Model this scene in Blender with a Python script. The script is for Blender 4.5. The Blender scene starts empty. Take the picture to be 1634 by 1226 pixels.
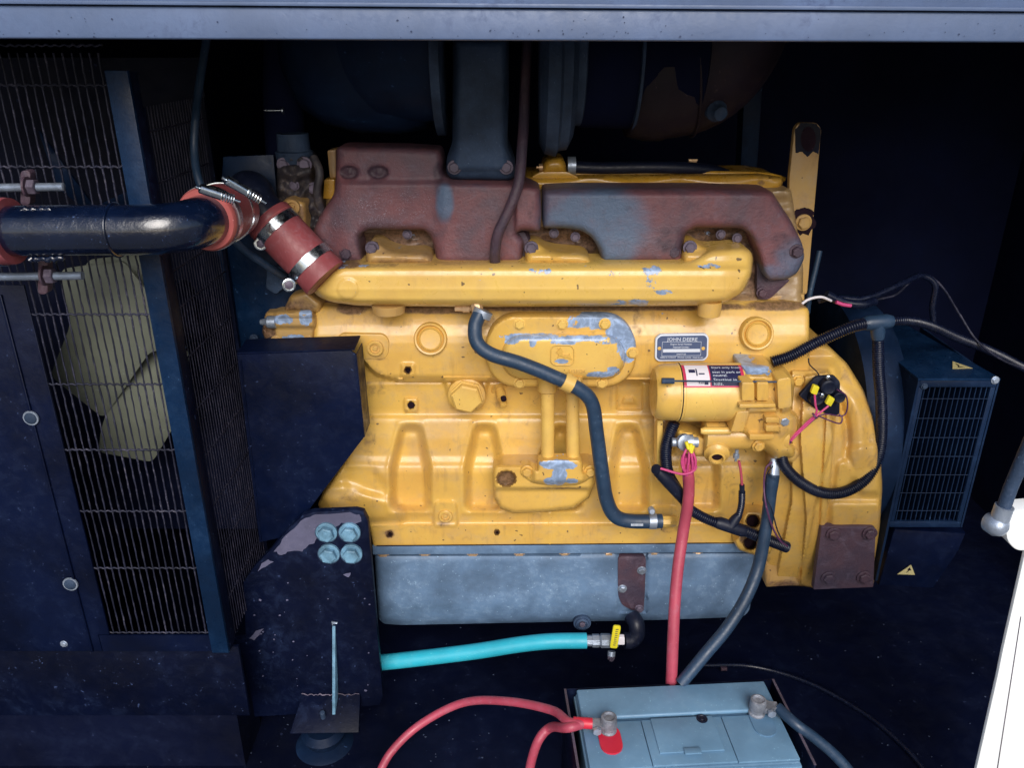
import bpy, bmesh, math, random
import numpy as np
from mathutils import Vector, Matrix
from mathutils.geometry import delaunay_2d_cdt
random.seed(7); np.random.seed(7)
R = math.radians
S = bpy.context.scene
C = S.collection

# ------------------------------------------------------------------ camera, sky, sun, exposure
F = 1282.0; PITCH = R(23.0); CY = -1.18; CZ = 1.14
cam = bpy.data.cameras.new('camera'); cam.sensor_width = 36; cam.lens = 36 * F / 1634
cam.clip_start = 0.02; cam.clip_end = 2000
co = bpy.data.objects.new('camera', cam); C.objects.link(co)
co.location = (0, CY, CZ); co.rotation_euler = (R(90) - PITCH, 0, 0)
S.camera = co
SUN_EL = R(34); SUN_AZ = R(4)          # sun stands behind the camera, a little to the right
w = bpy.data.worlds.new('World'); S.world = w; w.use_nodes = True
nt = w.node_tree; bg = nt.nodes['Background']
sky = nt.nodes.new('ShaderNodeTexSky'); sky.sky_type = 'NISHITA'; sky.sun_disc = False
sky.sun_elevation = SUN_EL; sky.sun_rotation = math.pi - SUN_AZ
sky.air_density = 1.0; sky.dust_density = 2.5; sky.ozone_density = 2.0
nt.links.new(sky.outputs[0], bg.inputs[0]); bg.inputs[1].default_value = 0.058
sl = bpy.data.lights.new('sun', 'SUN'); sl.energy = 1.5; sl.angle = R(38); sl.color = (1.0, 0.965, 0.93)
so = bpy.data.objects.new('sun', sl); C.objects.link(so)
sd = Vector((math.sin(SUN_AZ) * math.cos(SUN_EL), -math.cos(SUN_AZ) * math.cos(SUN_EL), math.sin(SUN_EL)))
so.rotation_euler = sd.to_track_quat('Z', 'Y').to_euler()
S.view_settings.view_transform = 'Standard'; S.view_settings.look = 'None'
S.view_settings.exposure = 0.92; S.view_settings.gamma = 1

# ------------------------------------------------------------------ pixel -> place helpers
cp, sp = math.cos(PITCH), math.sin(PITCH)
def ray(px, py):
    a = (px - 817) / F; b = (613 - py) / F
    return Vector((a, cp + b * sp, -sp + b * cp))
def P(px, py, Y):
    d = ray(px, py); t = (Y - CY) / d.y
    return Vector((d.x * t, Y, CZ + d.z * t))
def PZ(px, py, z):
    d = ray(px, py); t = (z - CZ) / d.z
    return Vector((d.x * t, CY + d.y * t, z))
def PX(px, py, X):
    d = ray(px, py); t = X / d.x
    return Vector((X, CY + d.y * t, CZ + d.z * t))
def sc(v):      # metres per photo pixel at that point
    d = v - Vector((0, CY, CZ)); return (d.y * cp - d.z * sp) / F
def toW(xy, Y):  # numpy version
    xy = np.asarray(xy, float); Y = np.broadcast_to(np.asarray(Y, float), (len(xy),))
    a = (xy[:, 0] - 817) / F; b = (613 - xy[:, 1]) / F
    dy = cp + b * sp; dz = -sp + b * cp; t = (Y - CY) / dy
    return np.stack([a * t, Y, CZ + dz * t], 1)

# ------------------------------------------------------------------ materials
def mat(name):
    m = bpy.data.materials.new(name); m.use_nodes = True
    return m, m.node_tree, m.node_tree.nodes['Principled BSDF']
def N(t, k, **kw):
    n = t.nodes.new(k)
    for a, b in kw.items():
        setattr(n, a, b)
    return n
def noise(t, scale, detail=4, rough=0.55, vec=None, dist=0.0):
    n = N(t, 'ShaderNodeTexNoise'); n.inputs['Scale'].default_value = scale
    n.inputs['Detail'].default_value = detail; n.inputs['Roughness'].default_value = rough
    n.inputs['Distortion'].default_value = dist
    if vec is not None: t.links.new(vec, n.inputs['Vector'])
    return n.outputs['Fac']
def ramp(t, fac, a, b, c0=0.0, c1=1.0):
    n = N(t, 'ShaderNodeMapRange'); n.interpolation_type = 'SMOOTHSTEP'
    t.links.new(fac, n.inputs['Value']); n.inputs['From Min'].default_value = a; n.inputs['From Max'].default_value = b
    n.inputs['To Min'].default_value = c0; n.inputs['To Max'].default_value = c1
    return n.outputs['Result']
def mth(t, op, a, b=0.0):
    n = N(t, 'ShaderNodeMath', operation=op)
    for i, v in enumerate((a, b)):
        if isinstance(v, (int, float)): n.inputs[i].default_value = v
        else: t.links.new(v, n.inputs[i])
    return n.outputs[0]
def mix(t, fac, a, b):
    n = N(t, 'ShaderNodeMix', data_type='RGBA')
    if isinstance(fac, (int, float)): n.inputs[0].default_value = fac
    else: t.links.new(fac, n.inputs[0])
    for i, v in ((6, a), (7, b)):
        if isinstance(v, tuple): n.inputs[i].default_value = (*v, 1)
        else: t.links.new(v, n.inputs[i])
    return n.outputs[2]
def coords(t):
    g = N(t, 'ShaderNodeNewGeometry'); return g.outputs['Position']
def bump(t, b, h, strength, dist=0.001):
    n = N(t, 'ShaderNodeBump'); n.inputs['Strength'].default_value = strength; n.inputs['Distance'].default_value = dist
    t.links.new(h, n.inputs['Height']); t.links.new(n.outputs[0], b.inputs['Normal'])
def fields(t):
    a = N(t, 'ShaderNodeAttribute'); a.attribute_name = 'wear_shade'
    s = N(t, 'ShaderNodeSeparateColor'); t.links.new(a.outputs['Color'], s.inputs[0]); return s.outputs

def paint_yellow(name, base, chipcol=(0.20, 0.27, 0.40), dirt=0.5, rough=0.36, chip_bias=0.0):
    m, t, b = mat(name); pos = coords(t); f = fields(t)
    n1 = noise(t, 9, 5, 0.6, pos); n2 = noise(t, 55, 6, 0.65, pos, 0.6); n3 = noise(t, 210, 3, 0.6, pos)
    c = mix(t, ramp(t, n1, 0.35, 0.7), base, tuple(x * y for x, y in zip(base, (0.86, 0.80, 0.85))))
    # dusty brown speckle
    sp_ = mth(t, 'MULTIPLY', ramp(t, n3, 0.66, 0.74), ramp(t, n1, 0.45, 0.65))
    c = mix(t, mth(t, 'MULTIPLY', sp_, 0.55 * dirt), c, (0.16, 0.09, 0.04))
    c = mix(t, mth(t, 'MULTIPLY', ramp(t, noise(t, 17, 6, 0.7, pos, 0.3), 0.45, 0.68), 0.45 * dirt), c, (0.42, 0.31, 0.20))
    c = mix(t, mth(t, 'MULTIPLY', ramp(t, n2, 0.52, 0.75), 0.34 * dirt), c, (0.27, 0.17, 0.10))
    vm = N(t, 'ShaderNodeVectorMath', operation='MULTIPLY'); t.links.new(pos, vm.inputs[0]); vm.inputs[1].default_value = (1, 1, 0.10)
    dr_ = noise(t, 75, 4, 0.6, vm.outputs[0])
    c = mix(t, mth(t, 'MULTIPLY', mth(t, 'MULTIPLY', ramp(t, dr_, 0.55, 0.68), ramp(t, n1, 0.42, 0.6)), 0.42 * dirt), c, (0.20, 0.12, 0.065))
    # grime with its own outline: dirt, plus shade painted into holes and arches
    g = ramp(t, mth(t, 'ADD', f[1], mth(t, 'MULTIPLY', mth(t, 'SUBTRACT', n2, 0.5), 0.9)), 0.25, 0.75)
    c = mix(t, mth(t, 'MULTIPLY', g, 0.85), c, mix(t, ramp(t, n3, 0.4, 0.6), (0.055, 0.025, 0.02), (0.17, 0.09, 0.06)))
    # flaked paint down to blue grey metal
    ch = ramp(t, mth(t, 'ADD', f[0], mth(t, 'MULTIPLY', mth(t, 'SUBTRACT', noise(t, 90, 5, 0.7, pos), 0.5), 1.7)), 0.52 - chip_bias, 0.56 - chip_bias)
    c = mix(t, ch, c, mix(t, ramp(t, n2, 0.4, 0.65), chipcol, tuple(min(1, x * 1.9) for x in chipcol)))
    # black pits
    k = ramp(t, noise(t, 130, 1, 0.3, pos), 0.765, 0.785)
    c = mix(t, mth(t, 'MULTIPLY', k, 0.8), c, (0.05, 0.03, 0.03))
    t.links.new(c, b.inputs['Base Color'])
    t.links.new(mth(t, 'ADD', mth(t, 'MULTIPLY', mth(t, 'MAXIMUM', g, sp_), 0.3), ramp(t, n2, 0.3, 0.7, rough - 0.05, rough + 0.12)), b.inputs['Roughness'])
    hh = mth(t, 'SUBTRACT', mth(t, 'ADD', mth(t, 'MULTIPLY', n3, 0.35), mth(t, 'MULTIPLY', n2, 0.5)), mth(t, 'MULTIPLY', ch, 0.5))
    b.inputs['Coat Weight'].default_value = 0.2; b.inputs['Coat Roughness'].default_value = 0.12
    bump(t, b, hh, 0.55, 0.0008)
    return m
def paint(name, base, rough=0.4, var=0.25, dust=0.3, dustcol=(0.12, 0.17, 0.28), bumpy=0.3, metallic=0.0, scale=30, coat=0.0, spec=0.5, fleck=0.5):
    m, t, b = mat(name); pos = coords(t)
    n1 = noise(t, scale * 0.4, 5, 0.6, pos); n2 = noise(t, scale * 3, 5, 0.7, pos, 0.4); n3 = noise(t, scale * 12, 2, 0.5, pos)
    c = mix(t, ramp(t, n1, 0.3, 0.7), tuple(x * (1 - var) for x in base), tuple(min(1, x * (1 + var)) for x in base))
    d = mth(t, 'MULTIPLY', ramp(t, n1, 0.42, 0.66), ramp(t, n2, 0.45, 0.7))
    c = mix(t, mth(t, 'MULTIPLY', d, dust), c, dustcol)
    fl = mth(t, 'MULTIPLY', ramp(t, n3, 0.665, 0.72), ramp(t, n2, 0.50, 0.62))
    c = mix(t, mth(t, 'MULTIPLY', fl, fleck), c, tuple(min(1, x * 2.4 + 0.02) for x in dustcol))
    t.links.new(c, b.inputs['Base Color'])
    t.links.new(ramp(t, n2, 0.3, 0.7, max(0.03, rough - 0.08), min(1, rough + 0.14)), b.inputs['Roughness'])
    b.inputs['Specular IOR Level'].default_value = spec; b.inputs['Metallic'].default_value = metallic; b.inputs['Coat Weight'].default_value = coat; b.inputs['Coat Roughness'].default_value = 0.12
    bump(t, b, mth(t, 'ADD', n2, mth(t, 'MULTIPLY', n3, 0.3)), bumpy, 0.001)
    return m
def rust(name, a, bcol, blue=(0.10, 0.155, 0.25)):
    m, t, b = mat(name); pos = coords(t); f = fields(t)
    n1 = noise(t, 12, 6, 0.6, pos, 0.5); n2 = noise(t, 70, 5, 0.7, pos); n3 = noise(t, 650, 2, 0.6, pos)
    c = mix(t, ramp(t, n1, 0.35, 0.65), a, bcol)
    c = mix(t, mth(t, 'MULTIPLY', ramp(t, mth(t, 'ADD', f[2], mth(t, 'MULTIPLY', mth(t, 'SUBTRACT', n1, 0.5), 1.0)), 0.1, 0.95), 0.95), c, blue)
    c = mix(t, mth(t, 'MULTIPLY', ramp(t, noise(t, 34, 5, 0.7, pos, 0.8), 0.5, 0.7), 0.35), c, (0.16, 0.13, 0.18))
    c = mix(t, mth(t, 'MULTIPLY', ramp(t, mth(t, 'ADD', f[1], mth(t, 'MULTIPLY', mth(t, 'SUBTRACT', n2, 0.5), 0.8)), 0.2, 0.7), 0.8), c, (0.035, 0.02, 0.035))
    c = mix(t, mth(t, 'MULTIPLY', ramp(t, n2, 0.5, 0.75), 0.35), c, (0.06, 0.03, 0.045))
    salt = mth(t, 'MULTIPLY', ramp(t, mth(t, 'ADD', mth(t, 'MULTIPLY', f[0], 0.17), n3), 0.71, 0.79), ramp(t, n2, 0.40, 0.58))
    c = mix(t, mth(t, 'MULTIPLY', salt, 0.6), c, (0.36, 0.30, 0.38))
    t.links.new(c, b.inputs['Base Color']); b.inputs['Roughness'].default_value = 0.5
    bump(t, b, mth(t, 'ADD', n2, mth(t, 'MULTIPLY', noise(t, 260, 3, 0.7, pos), 0.9)), 0.8, 0.0016)
    return m

M = {}
YB = (0.69, 0.425, 0.090)
M['yellow'] = paint_yellow('yellow_paint', YB, dirt=0.75, rough=0.32)
M['yellow_clean'] = paint_yellow('yellow_paint_clean', (0.76, 0.50, 0.120), dirt=0.3, rough=0.3)
M['yellow_dirty'] = paint_yellow('yellow_paint_dirty', (0.50, 0.31, 0.10), dirt=1.0, chip_bias=0.03, rough=0.36)
M['yellow_deep'] = paint_yellow('yellow_paint_deep', (0.60, 0.33, 0.035), dirt=0.35, rough=0.25)
M['rust'] = rust('rusty_cast_iron', (0.205, 0.080, 0.090), (0.115, 0.070, 0.092))
M['rust_plate'] = rust('rusty_plate', (0.085, 0.045, 0.062), (0.050, 0.036, 0.060))
M['pan'] = paint('grey_pan_metal', (0.105, 0.175, 0.285), 0.5, 0.3, 0.9, (0.20, 0.30, 0.44), 0.6, 0.0, 26, fleck=0.6)
M['iron'] = paint('blue_grey_iron', (0.030, 0.052, 0.098), 0.6, 0.35, 0.6, (0.075, 0.105, 0.17), 0.9, 0.0, 40, spec=0.25)
M['black'] = paint('black_paint', (0.0017, 0.0036, 0.016), 0.42, 0.4, 0.7, (0.010, 0.020, 0.058), 0.5, 0.0, 14, fleck=0.8, spec=0.16)
M['wallblack'] = paint('enclosure_black', (0.0044, 0.0068, 0.025), 0.8, 0.25, 0.3, (0.009, 0.014, 0.05), 0.2, 0.0, 8, fleck=0.0, spec=0.06)
M['floorblack'] = paint('floor_black', (0.0022, 0.0042, 0.018), 0.55, 0.4, 0.6, (0.006, 0.012, 0.040), 0.4, 0.0, 8, fleck=0.4, spec=0.14)
M['navy'] = paint('navy_sheet_metal', (0.0018, 0.0046, 0.021), 0.38, 0.4, 0.5, (0.006, 0.014, 0.046), 0.35, 0.0, 16, fleck=0.6, spec=0.16)
M['post'] = paint('blue_black_post', (0.0036, 0.0165, 0.050), 0.32, 0.35, 0.35, (0.018, 0.055, 0.13), 0.4, 0.0, 20, spec=0.2)
M['gen'] = paint('generator_paint', (0.0052, 0.0150, 0.043), 0.5, 0.4, 0.6, (0.014, 0.040, 0.10), 0.4, 0.0, 12, spec=0.15)
M['beam'] = paint('beam_paint', (0.095, 0.140, 0.255), 0.42, 0.16, 0.8, (0.05, 0.075, 0.16), 0.25, 0.0, 26, fleck=0.0)
M['gloss'] = paint('gloss_black_pipe', (0.0022, 0.006, 0.022), 0.16, 0.3, 0.05, (0.03, 0.06, 0.14), 0.8, 0.0, 30, coat=1.0)
M['mesh'] = paint('mesh_bar', (0.016, 0.018, 0.036), 0.45, 0.4, 0.8, (0.13, 0.12, 0.16), 1.0, 0.0, 60, spec=0.3)
M['mesh_dark'] = paint('fine_mesh_bar', (0.020, 0.020, 0.038), 0.5, 0.3, 0.7, (0.085, 0.075, 0.10), 0.8, 0.0, 60, spec=0.3)
M['fan'] = paint('cream_fan_blade', (0.175, 0.19, 0.15), 0.5, 0.2, 0.5, (0.11, 0.135, 0.13), 0.2, 0.0, 12)
M['red_hose'] = paint('red_silicone', (0.275, 0.062, 0.072), 0.45, 0.2, 0.8, (0.34, 0.15, 0.18), 0.5, 0.0, 30, fleck=0.2)
M['red_in'] = paint('red_silicone_end', (0.42, 0.10, 0.095), 0.5, 0.12, 0.2, (0.4, 0.2, 0.2), 0.2, 0.0, 30)
M['steel'] = paint('stainless_band', (0.62, 0.68, 0.74), 0.22, 0.1, 0.2, (0.35, 0.45, 0.5), 0.1, 1.0, 30)
M['zinc'] = paint('zinc_bolt', (0.36, 0.42, 0.52), 0.35, 0.25, 0.3, (0.2, 0.25, 0.33), 0.4, 0.6, 60)
M['dirty_steel'] = paint('dirty_bolt', (0.11, 0.09, 0.13), 0.5, 0.35, 0.4, (0.25, 0.22, 0.28), 0.5, 0.3, 60)
M['bolt_blue'] = paint('pale_blue_bolt', (0.13, 0.27, 0.39), 0.45, 0.4, 0.7, (0.22, 0.38, 0.52), 0.9, 0.0, 90)
M['rubber'] = paint('blue_black_rubber', (0.018, 0.042, 0.085), 0.42, 0.2, 0.5, (0.05, 0.09, 0.16), 0.25, 0.0, 30)
M['rubber_black'] = paint('black_rubber', (0.006, 0.009, 0.024), 0.42, 0.15, 0.3, (0.04, 0.06, 0.11), 0.2, 0.0, 30, spec=0.35)
M['conduit'] = paint('black_conduit', (0.005, 0.008, 0.024), 0.26, 0.15, 0.15, (0.04, 0.06, 0.12), 0.05, 0.0, 30)
M['red_cable'] = paint('red_cable', (0.40, 0.060, 0.100), 0.4, 0.2, 0.5, (0.36, 0.14, 0.20), 0.2, 0.0, 25)
M['pink_wire'] = paint('pink_wire', (0.55, 0.06, 0.20), 0.35, 0.1, 0.0, (0.5, 0.2, 0.3), 0.0)
M['purple_wire'] = paint('purple_wire', (0.10, 0.03, 0.09), 0.4, 0.1, 0.0, (0.5, 0.2, 0.3), 0.0)
M['cyan_hose'] = paint('cyan_hose', (0.025, 0.42, 0.56), 0.42, 0.1, 0.4, (0.10, 0.44, 0.54), 0.15, 0.0, 25)
M['label_yellow'] = paint('yellow_plastic', (0.75, 0.64, 0.03), 0.35, 0.06, 0.1, (0.6, 0.5, 0.05), 0.05)
M['battery'] = paint('grey_battery_plastic', (0.135, 0.265, 0.41), 0.42, 0.14, 0.6, (0.19, 0.33, 0.47), 0.2, 0.0, 26, fleck=0.5)
M['battery_dark'] = paint('battery_side', (0.10, 0.20, 0.32), 0.45, 0.12, 0.5, (0.14, 0.25, 0.37), 0.2, 0.0, 26)
M['red_plastic'] = paint('red_plastic', (0.60, 0.02, 0.05), 0.4, 0.1, 0.1, (0.5, 0.1, 0.1), 0.1)
M['lead'] = paint('lead_terminal', (0.24, 0.26, 0.31), 0.4, 0.4, 0.6, (0.38, 0.38, 0.38), 1.0, 0.3, 120)
M['white'] = paint('white_door_paint', (0.93, 0.96, 0.97), 0.35, 0.02, 0.1, (0.85, 0.9, 0.92), 0.05)
M['ground'] = paint('grey_asphalt', (0.13, 0.135, 0.14), 0.85, 0.15, 0.3, (0.2, 0.2, 0.2), 0.3, 0.0, 3)
M['plate_blue'] = paint('nameplate_blue', (0.065, 0.095, 0.19), 0.35, 0.05, 0.2, (0.12, 0.16, 0.26), 0.05)
M['print'] = paint('pale_print', (0.62, 0.68, 0.78), 0.4, 0.02, 0.0, (0.5, 0.5, 0.5), 0.0)
M['decal_white'] = paint('decal_white', (0.75, 0.72, 0.78), 0.4, 0.03, 0.1, (0.6, 0.55, 0.55), 0.0)
M['decal_navy'] = paint('decal_navy', (0.02, 0.022, 0.075), 0.4, 0.03, 0.0, (0.5, 0.5, 0.5), 0.0)
M['decal_pink'] = paint('decal_pink', (0.55, 0.035, 0.10), 0.4, 0.03, 0.0, (0.5, 0.5, 0.5), 0.0)
M['hole'] = paint('dark_recess', (0.016, 0.008, 0.014), 0.8, 0.3, 0.3, (0.04, 0.018, 0.03), 0.3, spec=0.1)  # near-black: painted shade of open holes, also seams, oil patch and symbols
M['warn'] = paint('warning_yellow', (0.50, 0.43, 0.20), 0.5, 0.1, 0.2, (0.3, 0.3, 0.2), 0.0)
M['brass'] = paint('brass_fitting', (0.55, 0.36, 0.20), 0.35, 0.2, 0.3, (0.3, 0.2, 0.15), 0.3, 0.5, 80)
M['grease'] = paint('greasy_dirt', (0.030, 0.026, 0.032), 0.5, 0.7, 1.0, (0.15, 0.12, 0.10), 1.0, 0.0, 34)

# ------------------------------------------------------------------ geometry builder
class G:
    def __init__(s): s.v = []; s.f = []
    def add(s, v, f):
        o = len(s.v); s.v += [tuple(x) for x in v]; s.f += [tuple(i + o for i in q) for q in f]; return s
    def tube(s, pts, r, n=12, caps=True, flat=1.0):
        k = len(pts); rr = r if isinstance(r, (list, tuple, np.ndarray)) else [r] * k
        T = []
        for i in range(k):
            a = pts[max(0, i - 1)]; b = pts[min(k - 1, i + 1)]
            T.append((b - a).normalized())
        up = Vector((0, -1, 0)) if abs(T[0].y) < 0.9 else Vector((0, 0, 1))
        nrm = (up - T[0] * up.dot(T[0])).normalized()
        v = []; f = []
        for i in range(k):
            nrm = (nrm - T[i] * nrm.dot(T[i])).normalized(); bi = T[i].cross(nrm)
            for j in range(n):
                a = 2 * math.pi * j / n
                v.append(pts[i] + (nrm * math.cos(a) * flat + bi * math.sin(a)) * rr[i])
        for i in range(k - 1):
            for j in range(n):
                a = i * n + j; b = i * n + (j + 1) % n
                f.append((a, b, b + n, a + n))
        if caps:
            f.append(tuple(range(n))[::-1]); f.append(tuple((k - 1) * n + j for j in range(n)))
        return s.add(v, f)
    def lathe(s, o, ax, prof, n=24, phase=0.0):
        ax = Vector(ax).normalized(); u = ax.orthogonal().normalized()
        if abs(ax.z) < 0.95:
            u = (Vector((0, 0, 1)) - ax * ax.z).normalized()
        b = ax.cross(u); v = []; f = []; k = len(prof)
        for d, r in prof:
            for j in range(n):
                a = 2 * math.pi * j / n + phase
                v.append(Vector(o) + ax * d + (u * math.cos(a) + b * math.sin(a)) * max(r, 1e-5))
        for i in range(k - 1):
            for j in range(n):
                a = i * n + j; c = i * n + (j + 1) % n
                f.append((a, c, c + n, a + n))
        f.append(tuple(range(n))[::-1]); f.append(tuple((k - 1) * n + j for j in range(n)))
        return s.add(v, f)
    def prism(s, front, ext, bev=0.0, seg=2):
        bm = bmesh.new(); vs = [bm.verts.new(p) for p in front]; fc = bm.faces.new(vs)
        r = bmesh.ops.extrude_face_region(bm, geom=[fc])
        nv = [e for e in r['geom'] if isinstance(e, bmesh.types.BMVert)]
        bmesh.ops.translate(bm, verts=nv, vec=ext)
        # the original face was consumed by the extrusion of the region: rebuild the cap if needed
        if not fc.is_valid or fc not in bm.faces: bm.faces.new(vs)
        bm.edges.ensure_lookup_table()
        if bev > 0:
            st = set(vs); ed = [e for e in bm.edges if e.verts[0] in st and e.verts[1] in st]
            bmesh.ops.bevel(bm, geom=ed, offset=bev, segments=seg, profile=0.5, affect='EDGES', clamp_overlap=True)
        bmesh.ops.recalc_face_normals(bm, faces=bm.faces)
        bmesh.ops.triangulate(bm, faces=[q for q in bm.faces if len(q.verts) > 4])
        bm.verts.index_update()
        s.add([v.co.copy() for v in bm.verts], [[v.index for v in q.verts] for q in bm.faces]); bm.free(); return s
    def plate(s, poly, Y, th, bev=0.0, seg=2):
        """poly in photo pixels on the vertical plane Y, th metres thick going back"""
        return s.prism([P(x, y, Y) for x, y in poly], Vector((0, th, 0)), bev, seg)
    def box(s, a, b, bev=0.0):
        x0, y0, z0 = a; x1, y1, z1 = b
        return s.prism([(x0, y0, z0), (x1, y0, z0), (x1, y0, z1), (x0, y0, z1)], Vector((0, y1 - y0, 0)), bev)

def rounded(poly, r=6, n=4):
    out = []
    k = len(poly)
    for i in range(k):
        p0 = Vector(poly[i - 1]); p = Vector(poly[i]); p1 = Vector(poly[(i + 1) % k])
        d0 = (p0 - p); d1 = (p1 - p); q = min(r, d0.length * 0.45, d1.length * 0.45)
        a = p + d0.normalized() * q; b = p + d1.normalized() * q
        for j in range(n + 1):
            t = j / n; out.append(tuple(a * (1 - t) ** 2 + p * 2 * t * (1 - t) + b * t * t))
    return out
def circ(cx, cy, r, n=24, ry=None):
    return [(cx + r * math.cos(2 * math.pi * i / n), cy + (ry or r) * math.sin(2 * math.pi * i / n)) for i in range(n)]
def spl(pts, per=8):
    """Catmull-Rom through (px,py,Y) control points -> world points"""
    w_ = [P(*p) for p in pts]; return splw(w_, per)
def splw(w_, per=8):
    q = [w_[0] * 2 - w_[1]] + w_ + [w_[-1] * 2 - w_[-2]]; out = []
    for i in range(1, len(q) - 2):
        a, b, c, d = q[i - 1:i + 3]
        for j in range(per):
            t = j / per
            out.append(0.5 * ((2 * b) + (c - a) * t + (2 * a - 5 * b + 4 * c - d) * t * t + (3 * b - a - 3 * c + d) * t ** 3))
    out.append(w_[-1]); return out
def evenly(pts, step):
    out = [pts[0]]; acc = 0
    for a, b in zip(pts, pts[1:]):
        L = (b - a).length; pos = step - acc
        while pos <= L and L > 0:
            out.append(a.lerp(b, pos / L)); pos += step
        acc = L - (pos - step)
    return out

def sharpen(me, ang=38):
    if hasattr(me, 'set_sharp_from_angle'):
        for p in me.polygons: p.use_smooth = True
        me.set_sharp_from_angle(angle=R(ang))
def mk(name, g, m, parent=None, ang=38):
    me = bpy.data.meshes.new(name); me.from_pydata(g.v, [], g.f)
    me.materials.append(M[m] if isinstance(m, str) else m); me.update(); sharpen(me, ang)
    o = bpy.data.objects.new(name, me); C.objects.link(o)
    if parent is not None: attach(o, parent)
    return o
def attach(o, p):
    mw = abs_loc(p); o.parent = p; o.location = o.location - mw
def abs_loc(p):
    v = Vector((0, 0, 0))
    while p is not None: v = v + p.location; p = p.parent
    return v
def tag(o, label=None, cat=None, group=None, kind=None):
    for k, v in (('label', label), ('category', cat), ('group', group), ('kind', kind)):
        if v: o[k] = v
    return o
def thing(name, label, cat, loc=(0, 0, 0), group=None):
    e = bpy.data.objects.new(name, None); e.empty_display_size = 0.05; e.location = loc; C.objects.link(e)
    return tag(e, label, cat, group)

# wear fields in place, some blobs being painted shade: (px, py, rx, ry, strength)
CHIPS = []; GRIME_SHADE = []; TINT = []
def field(xy, blobs):
    v = np.zeros(len(xy))
    for x, y, rx, ry, s in blobs:
        d = ((xy[:, 0] - x) / rx) ** 2 + ((xy[:, 1] - y) / ry) ** 2
        v = np.maximum(v, s * np.clip(1.35 - d, 0, 1))
    return v
def inpoly(xy, poly):
    x, y = xy[:, 0], xy[:, 1]; ins = np.zeros(len(xy), bool); k = len(poly)
    for i in range(k):
        x0, y0 = poly[i - 1]; x1, y1 = poly[i]
        if y0 == y1: continue
        c = ((y0 > y) != (y1 > y)) & (x < (x1 - x0) * (y - y0) / (y1 - y0) + x0); ins ^= c
    return ins
def sdist(xy, poly):
    d = np.full(len(xy), 1e9); k = len(poly)
    for i in range(k):
        a = np.array(poly[i - 1]); b = np.array(poly[i]); ab = b - a; L = (ab ** 2).sum()
        if L < 1e-9: continue
        t = np.clip(((xy - a) @ ab) / L, 0, 1); q = a + t[:, None] * ab
        d = np.minimum(d, np.sqrt(((xy - q) ** 2).sum(1)))
    return d
def sdf(xy, poly):      # positive inside
    return np.where(inpoly(xy, poly), 1, -1) * sdist(xy, poly)
def sm(x, a, b):
    t = np.clip((x - a) / (b - a), 0, 1); return t * t * (3 - 2 * t)

def casting(name, poly, Y0, h, r, m, parent=None, step=4.0, fn=None, th=0.03, chips=None, grime_shade=None, tint=None, surf=None, ang=50):
    """pillow-shaped casting: outline in photo pixels on plane Y0, front raised by h metres with an edge radius of r pixels.
    fn(xy) -> extra metres towards the viewer; surf(xy) -> base Y instead of Y0"""
    P0 = np.array(poly, float); per = []
    for i in range(len(P0)):
        a = P0[i]; b = P0[(i + 1) % len(P0)]; L = np.hypot(*(b - a)); n = max(1, int(round(L / step)))
        for j in range(n): per.append(a + (b - a) * j / n)
    per = np.array(per)
    x0, y0 = P0.min(0); x1, y1 = P0.max(0)
    gx, gy = np.meshgrid(np.arange(x0, x1, step), np.arange(y0, y1, step))
    gx = gx + (np.arange(gx.shape[0]) % 2)[:, None] * step * 0.5
    g_ = np.stack([gx.ravel(), gy.ravel()], 1); g_ = g_[inpoly(g_, P0)]
    dd = sdist(g_, P0); g_ = g_[dd > step * 0.55]
    extra = []
    if r > 0 and step * 0.6 > r * 0.3:
        pass
    allp = np.concatenate([per, g_]); n = len(per)
    res = delaunay_2d_cdt([Vector(p) for p in allp], [(i, (i + 1) % n) for i in range(n)], [], 1, 1e-4)
    v2 = np.array([tuple(v) for v in res[0]]); tris = [tuple(t)[::-1] for t in res[2]]
    d = sdist(v2, P0)
    base = np.full(len(v2), Y0) if surf is None else surf(v2)
    k = np.clip(d / max(r, 1e-6), 0, 1); up = h * np.sqrt(np.clip(1 - (1 - k) ** 2, 0, 1))
    if fn is not None: up = up + fn(v2)
    V = toW(v2, base - up)
    # skirt going back
    cnt = {}
    for t in tris:
        for a, b in zip(t, t[1:] + t[:1]):
            cnt[(a, b)] = cnt.get((a, b), 0) + 1
    be = [e for e in cnt if (e[1], e[0]) not in cnt]
    ids = sorted({i for e in be for i in e}); mp = {i: len(V) + q for q, i in enumerate(ids)}
    back = V[ids] + np.array([0, th, 0])
    g = G(); g.v = [tuple(x) for x in np.concatenate([V, back])]
    g.f = tris + [(b, a, mp[a], mp[b]) for a, b in be]
    o = mk(name, g, m, parent, ang)
    xy = np.concatenate([v2, v2[ids]])
    c = np.stack([field(xy, CHIPS if chips is None else chips), field(xy, GRIME_SHADE if grime_shade is None else grime_shade), field(xy, TINT if tint is None else tint), np.ones(len(xy))], 1)
    at = o.data.color_attributes.new('wear_shade', 'FLOAT_COLOR', 'POINT'); at.data.foreach_set('color', c.ravel().astype(np.float32))
    return o

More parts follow.
